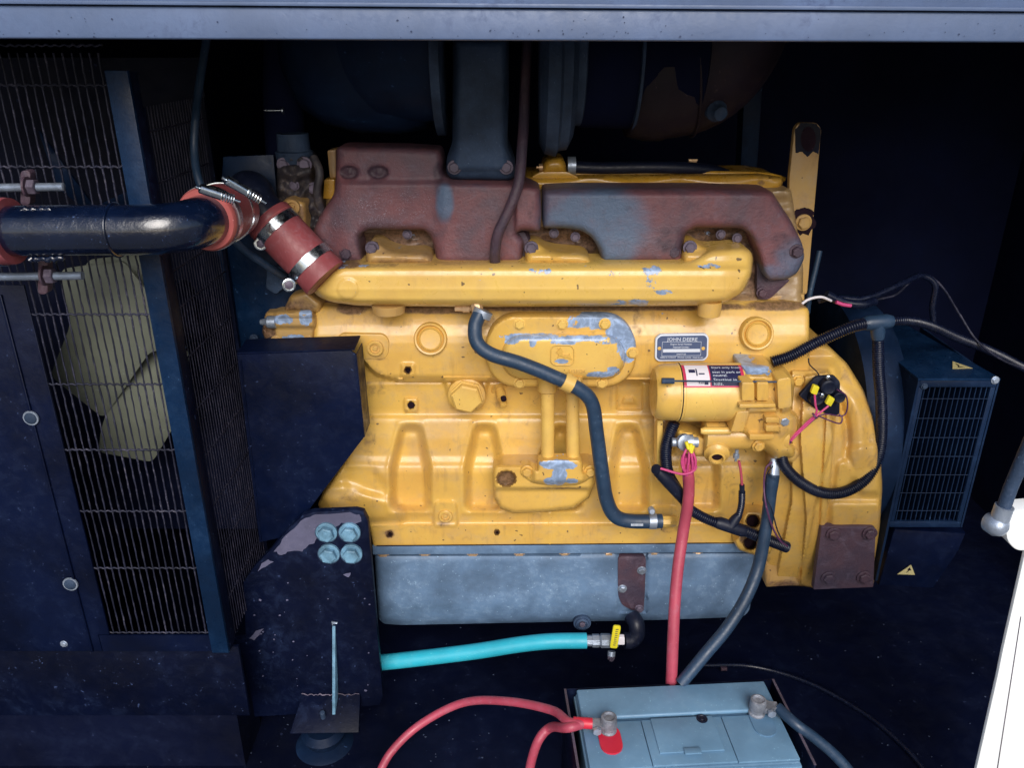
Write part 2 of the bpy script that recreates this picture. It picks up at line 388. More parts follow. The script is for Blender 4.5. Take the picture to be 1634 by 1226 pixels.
HEX = {}
def bolt(px, py, Y, r, m, parent=None, name='bolt', h=0.6, washer=True, ax=(0, -1, 0), ph=None, n=6):
    o = P(px, py, Y); s = sc(o) * r
    g = G()
    if washer: g.lathe(o, ax, [(-0.3 * s, 1.32 * s), (0.10 * s, 1.32 * s), (0.14 * s, 1.25 * s)], 20)
    ph = random.random() if ph is None else ph
    g.lathe(o, ax, [(-0.3 * s, s), (h * s, s), (h * s + 0.12 * s, s * 0.84)], n, ph)
    return mk(name, g, m, parent, 25)
def socket(px, py, Y, r, m, parent, name='plug', inner='hole'):
    o = P(px, py, Y); s = sc(o) * r
    g = G().lathe(o, (0, -1, 0), [(-.2 * s, s), (.35 * s, s), (.42 * s, .92 * s), (.42 * s, .66 * s), (.05 * s, .62 * s)], 28)
    p = mk(name, g, m, parent, 30)
    q = G().lathe(o, (0, -1, 0), [(.0, .36 * s), (.30 * s, .36 * s), (.34 * s, .30 * s)], 4, .5)
    mk('square_drive', q, m, p, 30)
    return p
def ringplug(px, py, Y, r, parent, m='yellow'):
    o = P(px, py, Y); s = sc(o) * r
    g = G().lathe(o, (0, -1, .26), [(-1.1 * s, s * 1.08), (.06 * s, s * 1.02), (.16 * s, .96 * s), (.15 * s, .86 * s), (.02 * s, .80 * s), (-.02 * s, .76 * s), (.0, .735 * s), (.14 * s, .72 * s), (.19 * s, .66 * s), (.13 * s, .60 * s), (.11 * s, .3 * s)], 40)
    return mk('core_plug', g, m, parent, 30)
def text(s, size, m, loc, rot=(R(90), 0, 0), parent=None, name='lettering', ext=0.0002, ax='CENTER', squeeze=1.0):
    cu = bpy.data.curves.new(name, 'FONT'); cu.body = s; cu.size = size; cu.align_x = ax; cu.align_y = 'CENTER'; cu.extrude = ext
    cu.resolution_u = 2
    t = bpy.data.objects.new(name, cu); C.objects.link(t); bpy.context.view_layer.update()
    me = bpy.data.meshes.new_from_object(t.evaluated_get(bpy.context.evaluated_depsgraph_get()))
    bpy.data.objects.remove(t)
    me.materials.clear(); me.materials.append(M[m])
    Mx = Matrix.Translation(Vector(loc)) @ __import__('mathutils').Euler(rot).to_matrix().to_4x4() @ Matrix.Diagonal((squeeze, 1, 1, 1))
    me.transform(Mx); me.name = name
    o = bpy.data.objects.new(name, me); C.objects.link(o)
    if parent is not None: attach(o, parent)
    return o
def corr(pts_px, r, label=None, pitch=3.6, m='conduit', name='corrugated_conduit', parent=None, amp=0.13):
    w_ = spl(pts_px, 16); s = sc(w_[0]); st = pitch * s / 4
    e = evenly(w_, st); rr = [r * sc(p) * (1 + amp * (0.9, 1.0, -0.2, -1.0)[i % 4]) for i, p in enumerate(e)]
    return mk(name, G().tube(e, rr, 12), m, parent, 80)
def cable(pts_px, r, m, name='cable', parent=None, per=10, n=12):
    w_ = spl(pts_px, per)
    return mk(name, G().tube(w_, [r * sc(p) for p in w_], n), m, parent, 80)

exec_parts = []
# ------------------------------------------------------------------ setting: the enclosure
def structure(o): return tag(o, kind='structure')
XL = -1.05; XR = 1.25; YF = -0.36; YBK = 0.85; ZT = 1.16
def quad(name, pts, m):
    return structure(mk(name, G().add(pts, [tuple(range(len(pts)))]), m))
structure(mk('floor', G().box((XL, YF - .06, -0.02), (XR, YBK, 0.0)), 'floorblack'))
structure(mk('back_wall', G().box((XL, YBK, -0.02), (XR, YBK + 0.02, 1.5)), 'wallblack'))
structure(mk('left_wall', G().box((XL - .02, YF, -0.02), (XL, YBK, 1.5)), 'wallblack'))
structure(mk('right_wall', G().box((XR, YF, -0.02), (XR + .02, YBK, 1.5)), 'wallblack'))
structure(mk('ceiling', G().box((XL, YF + .03, 1.30), (XR, YBK, 1.32)), 'wallblack'))
structure(mk('ground', G().add([(-400, -400, -.85), (400, -400, -.85), (400, 400, -.85), (-400, 400, -.85)], [(0, 1, 2, 3)]), 'ground'))  # unseen ground outside, added for reflections and bounce light
# header beam over the opening (its lower edge sits at eye height)
def bl(px, py): return P(px, py, YF)
g = G()
a0 = bl(-620, 59.1); a1 = bl(2300, 70); b0 = bl(-620, 2.3); b1 = bl(2300, 24)
g.prism([a0, a1, b1, b0], Vector((0, 0.05, 0)), 0.003, 3)
structure(mk('header_beam', g, 'beam'))
g = G(); c0 = b0 + Vector((0, -.004, 0.0005)); c1 = b1 + Vector((0, -.004, 0.0005))
g.prism([c0, c1, c1 + Vector((0, 0, .0035)), c0 + Vector((0, 0, .0035))], Vector((0, 0.03, 0)), 0.001, 2)
structure(mk('beam_lip', g, 'beam'))
g = G(); d0 = b0 + Vector((0, .012, .004)); d1 = b1 + Vector((0, .012, .004))
g.prism([d0, d1, d1 + Vector((0, 0, .15)), d0 + Vector((0, 0, .16))], Vector((0, 0.03, 0)), 0.002, 2)
structure(mk('roof_panel', g, 'beam'))
g = G()
for k in range(70):
    px = random.uniform(0, 1634); py = random.choice((random.uniform(24, 60), random.uniform(48, 62)))
    p = bl(px, py) + Vector((0, -.0008, 0)); q = random.choice((.0004, .0005, .0009, .0005))
    g.add([p + Vector((math.cos(a) * q * random.uniform(.6, 1.6), 0, math.sin(a) * q)) for a in (0, 1.2, 2.4, 3.7, 5)] , [(0, 1, 2, 3, 4)])
M['speck'] = paint('dark_dirt', (0.03, 0.045, 0.10), 0.8, 0.3, 0.2, (0.08, 0.1, 0.18), 0.1)
tag(mk('beam_dirt', g, 'speck'), kind='stuff', label='dark dirt specks on the header beam')
# post at the back of the enclosure
g = G(); g.prism([P(1192, 60, .45), P(1222, 60, .45), P(1206, 300, .45), P(1180, 300, .45)], Vector((0, .04, 0)), .002)
o = mk('enclosure_post', g, 'gen'); tag(o, 'dim upright steel post in the dark behind the lifting bracket', 'post')

# ------------------------------------------------------------------ radiator box on the left
rg = thing('radiator_guard', 'black radiator box with slotted metal guards on its front and engine side', 'radiator', (-0.7, -0.1, 0))
YG = -0.20
XC = P(290, 600, YG).x                 # corner of the box
def zat(py, Y): return P(817, py, Y).z
zt = 1.13; zb = zat(1040, YG)
# corner post (angle iron)
lp = G().box((XC - .026, YG - .004, zb), (XC, YG + .002, zat(112, YG)), .001); mk('corner_post', lp, 'post', rg)
lp = G().box((XC - .003, YG + .0025, zb), (XC, YG + .022, zat(114, YG)), .0006); mk('corner_flange', lp, 'black', rg)
# front slotted guard : vertical bars and cross ties
rows = [zat(p, YG) for p in (72, 136, 267, 391, 503, 615, 720, 818, 909, 1012)]
n = 26; dx = 0.0101
edge = lambda z: P(35 + (zat(450, YG) - z) / (zat(450, YG) - zat(1010, YG)) * 118, 600, YG)
barmesh = None
for i in range(n):
    x = XC - .026 - dx * (i + .7)
    z0 = rows[-1]
    g = G(); pts = []; nz = 90
    for k in range(nz + 1):
        z = z0 + (1.13 - z0) * k / nz
        pts.append(Vector((x + random.uniform(-.00035, .00035), YG + .004 + random.uniform(-.0003, .0003), z)))
    g.tube(pts, [0.00125 * random.uniform(.75, 1.25) for _ in pts], 5)
    mk('guard_bar', g, 'mesh', rg, 80)
for z in rows:
    g = G(); pts = []; x0 = XC - .026 - dx * (n + .2)
    m_ = 120
    for k in range(m_ + 1):
        x = x0 + (XC - .026 - x0) * k / m_
        pts.append(Vector((x, YG + .003, z + .0010 * math.sin(2 * math.pi * (XC - .026 - x) / dx) + random.uniform(-.0003, .0003))))
    g.tube(pts, [0.0014 * random.uniform(.8, 1.25) for _ in pts], 5); mk('guard_tie', g, 'mesh', rg, 80)
# solid panel left of the slotted area
xs = P(84, 640, YG).x
g = G(); g.prism([(-1.02, YG, zb), (P(162, 1035, YG).x, YG, zb), (P(162, 1035, YG).x, YG, rows[-1] - .002), (xs - .001, YG, rows[-1] - .002), (xs - .001, YG, zat(455, YG)), (-1.02, YG, zat(455, YG))], Vector((0, .003, 0)), .0006)
mk('side_sheet', g, 'navy', rg)
g = G().box((P(162, 1035, YG).x + .001, YG, zb), (XC - .027, YG + .003, rows[-1] - .003)); mk('bottom_rail', g, 'navy', rg)
# inner flange line on the sheet
g = G().box((xs - .034, YG - .0035, zb + .001), (xs - .0305, YG - .0005, zat(470, YG)), .0008); mk('sheet_seam', g, 'navy', rg)
for (px, py, r) in ((50, 667, 12.5), (113, 932, 12)):
    o_ = P(px, py, YG - .002); s_ = sc(o_) * r
    g = G().lathe(o_, (0, -1, 0), [(0, s_), (.12 * s_, s_), (.2 * s_, .96 * s_), (.2 * s_, .82 * s_)], 28)
    b_ = mk('washer', g, 'zinc', rg, 30)
    g = G().lathe(o_, (0, -1, 0), [(.1 * s_, .80 * s_), (.30 * s_, .76 * s_), (.45 * s_, .5 * s_), (.46 * s_, .2 * s_)], 24); mk('bolt_head', g, 'iron', b_, 40)
bolt(102, 1028, YG, 4.5, 'zinc', rg, 'bolt')
# base skirt below
g = G(); zs = zat(1152, YG)
g.prism([(-1.02, YG + .012, zs), (P(398, 1140, YG + .012).x, YG + .012, zs), (P(398, 1140, YG + .012).x, YG + .012, zb - .002), (-1.02, YG + .012, zb - .002)], Vector((0, .006, 0)), .001)
mk('base_skirt', g, 'black', rg)
g = G().box((-1.0, YG + .03, .0005), (XC - .02, YG + .12, zs + .01)); mk('base_foot', g, 'floorblack', rg)
# core block behind the fan and the roof of the box
g = G().box((-1.0, .14, zb), (XC - .04, .18, 1.12)); mk('radiator_core', g, 'floorblack', rg)
# side guard : fine mesh that runs away from the viewer
Yb = 0.02
yb0, yb1 = YG + .028, Yb
nb = 21
for i in range(nb):
    y = yb0 + (yb1 - yb0) * (i + .5) / nb
    g = G(); pts = [Vector((XC - .004 + random.uniform(-.0003, .0003), y, zb + (1.07 - zb) * k / 60)) for k in range(61)]
    g.tube(pts, [.00075 * random.uniform(.7, 1.4) for _ in pts], 5); mk('side_guard_bar', g, 'mesh_dark', rg, 80)
for py in (215, 300, 375, 445, 505, 587, 672, 750, 830, 905, 980):
    z = zat(py, YG)
    g = G().tube([Vector((XC - .004, yb0, z)), Vector((XC - .004, yb1, z))], .0011, 5); mk('side_guard_tie', g, 'mesh_dark', rg, 80)
g = G().box((XC - .004, yb1 + .001, zb), (XC + .001, yb1 + .008, 1.07)); mk('rear_post', g, 'black', rg)
g = G().box((XC - .004, YG + .0225, zb), (XC - .0005, YG + .029, 1.07)); mk('side_rail', g, 'black', rg)

# fan inside the box
fn_ = thing('cooling_fan', 'cream cooling fan blades behind the slotted radiator guard', 'fan', tuple(P(170, 520, 0.0)))
def blade(poly, Ya, Yb_, name='fan_blade', m='fan'):
    xs_ = [p[0] for p in poly]; x0, x1 = min(xs_), max(xs_)
    sf = lambda v: Ya + (Yb_ - Ya) * (v[:, 0] - x0) / (x1 - x0) + .030 * ((v[:, 1] - min(p[1] for p in poly)) / (max(p[1] for p in poly) - min(p[1] for p in poly)) - .4) ** 2 * 4
    return casting(name, poly, Ya, .002, 3, m, fn_, 8, None, .004, [], [], [], sf)
blade(rounded([(96, 430), (196, 415), (246, 480), (300, 560), (240, 560), (165, 668), (80, 600), (112, 520)], 12), -.09, -.12)
blade(rounded([(178, 632), (245, 548), (300, 560), (296, 650), (243, 738), (158, 722), (160, 690)], 10), -.06, -.10)
blade(rounded([(60, 205), (85, 240), (150, 330), (214, 300), (226, 345), (150, 345), (92, 300)], 8), -.06, -.04, m='gen')
blade(rounded([(140, 415), (230, 405), (240, 470), (110, 505)], 8), -.045, -.06)
g = G().lathe(P(275, 500, -.04), (1, 0, 0), [(-.03, .05), (.02, .05), (.03, .03)], 28); mk('fan_hub', g, 'black', fn_)

# ------------------------------------------------------------------ charge air pipe with red silicone couplers
ap = thing('charge_air_pipe', 'glossy black air pipe running across the radiator guard to the red elbow coupler', 'pipe', tuple(P(190, 365, -.27)))
w_ = spl([(-30, 369, -.275), (60, 368, -.275), (150, 367, -.275), (215, 367, -.275), (262, 365, -.272), (300, 360, -.256), (328, 351, -.226), (344, 345, -.195)], 10)
r_ = [40 * sc(p) for p in w_]
for i in range(len(w_) - 28, len(w_)): pass
mk('pipe_body', G().tube(w_, r_, 40), 'gloss', ap, 80)
cw = w_[22]; cx_ = (P(187, 366, -.275) - P(184, 366, -.275))
mk('weld_bead', G().lathe(P(186, 367, -.275), (1, 0, 0), [(-.0018, .0295), (-.0008, .0312), (.0008, .0312), (.0018, .0295)], 48), 'gloss', ap, 80)
# a patch of bubbly weld along the bottom and the top
for (px, py, L) in ((75, 413, 26), (60, 335, 24)):
    pts = [P(px - L + 2 * L * k / 20 + random.uniform(-1, 1), py + random.uniform(-2, 2), -.285) for k in range(21)]
    mk('weld_patch', G().tube(pts, [random.uniform(2.5, 6) * sc(p) for p in pts], 8), 'gloss', ap, 80)
def hose_sleeve(name, label, path, r, m='red_hose', lip=3, group=None):
    c = path[0]; t = thing(name, label, 'hose', tuple(c), group)
    k = len(path); rr = []
    for i, p in enumerate(path):
        q = min(i, k - 1 - i); rr.append(r * (1.0 if q > 0 else .985))
    mk('sleeve', G().tube(path, rr, 40), m, t, 60)
    return t
def clamp(px, py, Y, ax, r, wid, parent, screw=None, tb=False):
    o = P(px, py, Y); ax = Vector(ax).normalized()
    g = G().lathe(o, ax, [(-wid / 2, r * .97), (-wid / 2, r * 1.025), (-wid * .4, r * 1.035), (wid * .4, r * 1.035), (wid / 2, r * 1.025), (wid / 2, r * .97)], 48)
    c = mk('clamp_band', g, 'steel', parent, 50)
    return c
# left edge coupler
pth = [P(-60, 372, -.275), P(-30, 371, -.275), P(0, 370, -.275), P(14, 369, -.275), P(20, 369, -.275)]
t = hose_sleeve('silicone_coupler', 'red silicone coupler on the black pipe at the left edge', pth, .0375)
clamp(-4, 370, -.275, (1, 0, 0), .0372, .012, t)
# elbow coupler at the right end of the pipe
e0 = P(322, 343, -.235); e1 = P(388, 325, -.15)
dr = (P(392, 330, -.14) - P(330, 348, -.235)).normalized()
base_ = w_[-14]
pth = [w_[-11], w_[-9], w_[-6], w_[-3], P(352, 341, -.17), P(362, 338, -.135), P(370, 336, -.105)]
t = hose_sleeve('silicone_coupler', 'red silicone elbow coupler with two spring bolt clamps beside the blue bracket', splw(pth, 4), .0365)
sp0 = splw(pth, 4); mk('sleeve_end', G().lathe(sp0[0], sp0[1] - sp0[0], [(-.0006, .030), (-.0012, .0355), (.003, .0378), (.006, .0368)], 56), 'red_in', t, 50)
dA = (w_[-5] - w_[-9]).normalized(); dB = (P(366, 337, -.12) - P(352, 341, -.17)).normalized()
def cl2(o, ax, r, wid, parent, p0, p1, pr):
    g = G().lathe(o, ax, [(-wid / 2, r * .97), (-wid / 2, r * 1.03), (wid / 2, r * 1.03), (wid / 2, r * .97)], 56)
    c = mk('clamp_band', g, 'steel', parent, 50)
    a, b = p0, p1; d = (b - a).normalized(); s_ = sc(a)
    L = (b - a).length
    mk('clamp_bolt', G().lathe(a, d, [(0, 2.6 * s_), (L, 2.6 * s_), (L, 3.0 * s_)], 10), 'steel', c)
    mk('clamp_bridge', G().lathe(a + d * L * .08, d, [(0, 5.5 * s_), (L * .02, 8 * s_), (L * .5, 8 * s_), (L * .52, 6 * s_)], 12), 'steel', c)
    sp_p = []; q = d.orthogonal().normalized(); q2 = d.cross(q)
    for k in range(90):
        a_ = k / 90 * 2 * math.pi * 6; sp_p.append(a + d * L * (.54 + .34 * k / 90) + (q * math.cos(a_) + q2 * math.sin(a_)) * 7.4 * s_)
    mk('clamp_spring', G().tube(sp_p, 1.15 * s_, 6), 'steel', c)
    return c
cl2(w_[-7], dA, .0372, .011, t, P(312, 298, -.305), P(383, 322, -.285), 0)
cl2(P(356, 340, -.15), dB, .0372, .011, t, P(354, 283, -.27), P(424, 324, -.245), 0)
# second coupler going down into the manifold
q0 = P(431, 352, -.035); q1 = P(513, 438, -.055)
dr = (q1 - q0).normalized(); L = (q1 - q0).length; RR = 38.5 * sc(q0)
a_ = q0 - dr * .004; pth = [a_ + dr * (L + .012) * k / 12 for k in range(13)]
t = thing('silicone_coupler', 'faded red silicone coupler with two bright band clamps on the yellow manifold', 'hose', tuple(q0))
g = G().lathe(a_, dr, [(0.004, RR * .72), (0, RR * .74), (0, RR * 1.0), (.002, RR * 1.03), (.016, RR * 1.03), (.017, RR * .985), (.034, RR * 1.0), (L * .5, RR * 1.0), (L - .012, RR * .985), (L - .006, RR * .985), (L + .006, RR * 1.02), (L + .012, RR * 1.02), (L + .013, RR * .9)], 56)
mk('sleeve', g, 'red_hose', t, 60)
g = G().lathe(a_ + dr * -.0006, dr, [(0, RR * .70), (0, RR * .98), (.011, RR * 1.036), (.012, RR * 1.0)], 56); mk('sleeve_end', g, 'red_in', t, 50)
for d_, (sx, sy) in ((.020, (416, 389)), (L - .018, (461, 455))):
    g = G().lathe(a_ + dr * d_, dr, [(-.007, RR * .98), (-.007, RR * 1.035), (.007, RR * 1.035), (.007, RR * .98)], 64); c = mk('clamp_band', g, 'steel', t, 50)
    o_ = P(sx, sy, -.065 if d_ < .03 else -.085); s_ = sc(o_)
    g = G().lathe(o_, (.3, -1, .1), [(-11 * s_, 9 * s_), (-1 * s_, 11 * s_), (1 * s_, 10.5 * s_), (1.5 * s_, 9 * s_), (0, 8.6 * s_)], 20); mk('clamp_nut', g, 'steel', c, 40)
    g = G().lathe(o_, (.3, -1, .1), [(-2 * s_, 7.2 * s_), (2.5 * s_, 7.2 * s_), (3.4 * s_, 5.5 * s_)], 6); mk('clamp_screw', g, 'dirty_steel', c, 40)
mk('inner_pipe', G().tube(splw([a_ + dr * .02, a_ - dr * .02, a_ - dr * .04 + Vector((-.004, .02, .004)), P(385, 338, .06)], 6), RR * .9, 28), 'rubber_black', t, 80)
# threaded tie rods through the guard
for (x0, x1, y, lab) in ((-30, 102, 298, 'threaded steel rod with a rusty nut above the glossy black pipe'), (-30, 132, 440, 'threaded steel rod with a rusty nut below the glossy black pipe')):
    nx = x0 + 80; t = thing('tie_rod', lab, 'rod', tuple(P(0, y, -.235)), 'threaded rods at the left edge')
    e = evenly([P(x0, y + 2, -.235), P(x1, y, -.235)], .0006); s_ = sc(e[0])
    mk('rod', G().tube(e, [s_ * (6.0 + .8 * (i % 2)) for i in range(len(e))], 10), 'zinc', t, 80)
    nx = 46 if y < 400 else 74
    mk('rusty_rod', G().tube([P(x0, y + 2, -.235), P(nx - 4, y + 1, -.235)], s_ * 6.2, 10), 'rust_plate', t, 80) if False else None
    o_ = P(nx, y, -.235)
    mk('nut', G().lathe(o_, (1, 0, 0), [(0, 11 * s_), (1 * s_, 12.5 * s_), (12 * s_, 12.5 * s_), (13 * s_, 11 * s_)], 6, .4), 'dirty_steel', t, 30)
    mk('washer', G().lathe(o_, (1, 0, 0), [(-4 * s_, 16 * s_), (-.5 * s_, 16 * s_)], 24), 'rust_plate', t, 30)
    mk('lug', G().plate(rounded([(nx - 14, y - 26), (nx + 2, y - 26), (nx + 2, y + 30), (nx - 14, y + 30)], 8), -.225, .012, .001), 'rust_plate', t)
# thin grey hose beside the couplers
o = cable([(330, 60, .0), (316, 150, -.03), (312, 190, -.05), (310, 240, -.06), (318, 290, -.08), (345, 345, -.09), (380, 390, -.08), (420, 420, -.04), (452, 440, .0)], 6.5, 'rubber', 'vent_hose')
tag(o, 'thin grey hose curving down behind the red elbow coupler', 'hose')

# ------------------------------------------------------------------ brackets and guards between radiator and engine
fb = thing('front_bracket', 'dark blue steel plate standing behind the red couplers', 'bracket', tuple(P(400, 400, .03)))
mk('plate', G().plate([(356, 250), (436, 247), (443, 330), (470, 400), (500, 470), (440, 505), (425, 560), (385, 560), (345, 395)], .035, .006, .001), 'post', fb)
g = G()
for k in range(70):
    y_ = 250 + k * 4.4
    pass
mk('thermostat_pipe', G().tube(spl([(455, 60, .09), (452, 150, .09), (455, 230, .085), (462, 300, .08)], 6), [28 * .001 * 1.05] * 19, 28), 'wallblack', fb)
mk('pipe_clamp', G().lathe(P(436, 176, .045), (1, 0, 0), [(-.013, .0012), (.012, .0016), (.013, .005), (.015, .005)], 10), 'steel', fb)
casting('thermostat_housing', rounded([(443, 250), (492, 246), (503, 290), (520, 330), (500, 400), (450, 380), (440, 310)], 10), .045, .02, 12, 'grease', fb, 3, lambda v: .005 * np.sin(v[:, 1] * .21 + np.sin(v[:, 0] * .13) * 1.3) + .003 * np.sin(v[:, 0] * .31 + v[:, 1] * .11) + .008 * sm(288 - v[:, 1], 0, 10) * sm(v[:, 1] - 262, 0, 4), .05)

for (px, py, r) in ((486, 262, 9), (452, 262, 8), (500, 300, 7), (470, 296, 6)):
    bolt(px, py, .025, r, 'dirty_steel', fb, 'greasy_bolt')
mk('greasy_pipe', G().tube(spl([(500, 250, .03), (510, 275, .02), (506, 310, .02), (516, 345, .03)], 6), .006, 12), 'grease', fb, 80)
mk('hose_neck', G().lathe(P(470, 246, .05), (0, 0, 1), [(-.012, .026), (0, .028), (.004, .028), (.006, .024), (.03, .023)], 24), 'iron', fb)
mk('small_bracket', G().plate(rounded([(426, 430), (452, 424), (462, 452), (440, 470), (424, 460)], 4), .02, .006, .001), 'iron', fb)
for (px, py, r) in ((450, 448, 5), (405, 540, 5), (446, 395, 5)): bolt(px, py, .018, r, 'iron', fb, 'bracket_bolt')
bg_ = thing('belt_guard', 'dark navy folded sheet metal guard with a cut lower corner beside the engine block', 'guard', tuple(P(480, 700, -.07)))
mk('guard_face', G().plate([(378, 566), (560, 560), (568, 566), (581, 698), (505, 798), (488, 822), (452, 858), (414, 866)], -.075, .003, .0008), 'navy', bg_)
mk('guard_fold', G().prism([P(378, 565, -.074), P(566, 559, -.074), P(566, 559, -.074) + Vector((0, .05, .003)), P(378, 565, -.074) + Vector((0, .05, .003))], Vector((0, 0, .002)), .0), 'navy', bg_)
mk('guard_edge', G().prism([P(569, 566, -.0745), P(569, 566, -.0745) + Vector((0, .05, 0)), P(582, 698, -.0745) + Vector((0, .05, 0)), P(582, 698, -.0745)], Vector((-.0015, 0, 0)), .0), 'navy', bg_)
mk('guard_seam', G().tube([P(384, 575, -.076), P(416, 862, -.076)], .0012, 6), 'navy', bg_)

ms = thing('engine_mount', 'black steel engine mount plate with four pale bolts and chipped paint on its upper corner', 'engine mount', tuple(P(520, 1000, -.11)))
YM = -.10
poly = [(388, 930), (405, 905), (430, 880), (462, 842), (485, 822), (500, 818), (568, 815), (580, 818), (587, 832), (611, 1112), (606, 1126), (470, 1141), (200, 1158), (200, 1040), (392, 1020)]
mk('mount_plate', G().plate(poly, YM, .012, .0015), 'black', ms)
# bare primer patch in the chipped corner: a paint layer of its own thickness
patch = [(437, 880), (450, 862), (468, 843), (488, 826), (505, 821), (560, 819), (574, 822), (576, 834), (560, 838), (545, 836), (530, 842), (508, 850), (503, 868), (490, 872), (483, 880), (468, 878), (455, 884), (446, 886)]
def jag(poly, a=1.5, n=3):
    out = []
    for i in range(len(poly)):
        p = poly[i]; q = poly[(i + 1) % len(poly)]
        for k in range(n):
            t = k / n; out.append((p[0] + (q[0] - p[0]) * t + random.uniform(-a, a), p[1] + (q[1] - p[1]) * t + random.uniform(-a, a)))
    return out
M['primer'] = paint('grey_primer', (0.10, 0.10, 0.17), 0.6, 0.25, 0.4, (0.16, 0.15, 0.22), 0.4)
mk('bare_patch', G().plate(jag(patch), YM - .0004, .0004), 'primer', ms)
for pp in ([(418, 900), (428, 893), (436, 897), (424, 904), (412, 912)], [(398, 1020), (408, 1008), (420, 1004), (414, 1014), (405, 1022)], [(548, 918), (560, 915), (556, 922)]):
    mk('paint_chip', G().plate(jag(pp, 1, 2), YM - .0003, .0003), 'primer', ms)
for k in range(26):
    cx_, cy_ = random.uniform(400, 600), random.uniform(900, 1110)
    if 515 < cx_ < 550 and cy_ > 980: continue
    q = random.uniform(.8, 2.2)
    mk('paint_chip', G().plate([(cx_ + q * math.cos(a) * random.uniform(.6, 1.5), cy_ + q * math.sin(a) * random.uniform(.5, 1.2)) for a in (0, 1.3, 2.6, 3.9, 5.2)], YM - .0003, .0003), 'primer', ms)
for (px, py) in ((521, 850), (558, 850), (525, 884), (561, 884)):
    b_ = bolt(px, py, YM - .003, 13, 'bolt_blue', ms, h=.75)
    o_ = P(px, py, YM); s_ = sc(o_)
    mk('washer', G().lathe(o_, (0, -1, 0), [(0, 18 * s_), (.003, 18 * s_), (.0035, 16.5 * s_)], 28), 'iron', ms)
mk('gusset', G().prism([P(530, 1000, YM - .001), P(535, 1000, YM - .001), P(535, 1146, YM - .03), P(530, 1146, YM - .03)], Vector((0, .05, 0)), .001), 'bolt_blue', ms)
g = G(); pts = [P(530 + random.uniform(-2, 9), 996 + random.uniform(-3, 3), YM - .003) for _ in range(7)]; mk('weld_bead', g.tube(pts, .0022, 6), 'zinc', ms, 80)
ft = mk('foot_bracket', G().prism([P(482, 1110, YM), P(575, 1108, YM), P(572, 1170, YM - .055), P(462, 1172, YM - .055)], Vector((0, .01, -.004)), .001), 'black', ms)
pts = [P(481 + k * 3.3, 1109 + random.uniform(-1.5, 1.5), YM - .002) for k in range(29)]
mk('weld_bead', G().tube(pts, [random.uniform(.0005, .0014) for _ in pts], 6), 'dirty_steel', ms, 80)
o_ = P(517, 1150, YM - .03); mk('foot_bolt', G().lathe(o_, (0, -.2, 1), [(-.006, .008), (.0, .008), (.0005, .0045), (.022, .0045), (.023, .0035)], 12), 'iron', ms)
o_ = P(517, 1176, YM - .02); mk('rubber_mount', G().lathe(Vector((o_.x, o_.y, 0.0)), (0, 0, 1), [(0, .05), (.004, .044), (.008, .030), (.016, .034), (.026, .038), (.032, .032), (.036, .028)], 36), 'gen', ms)

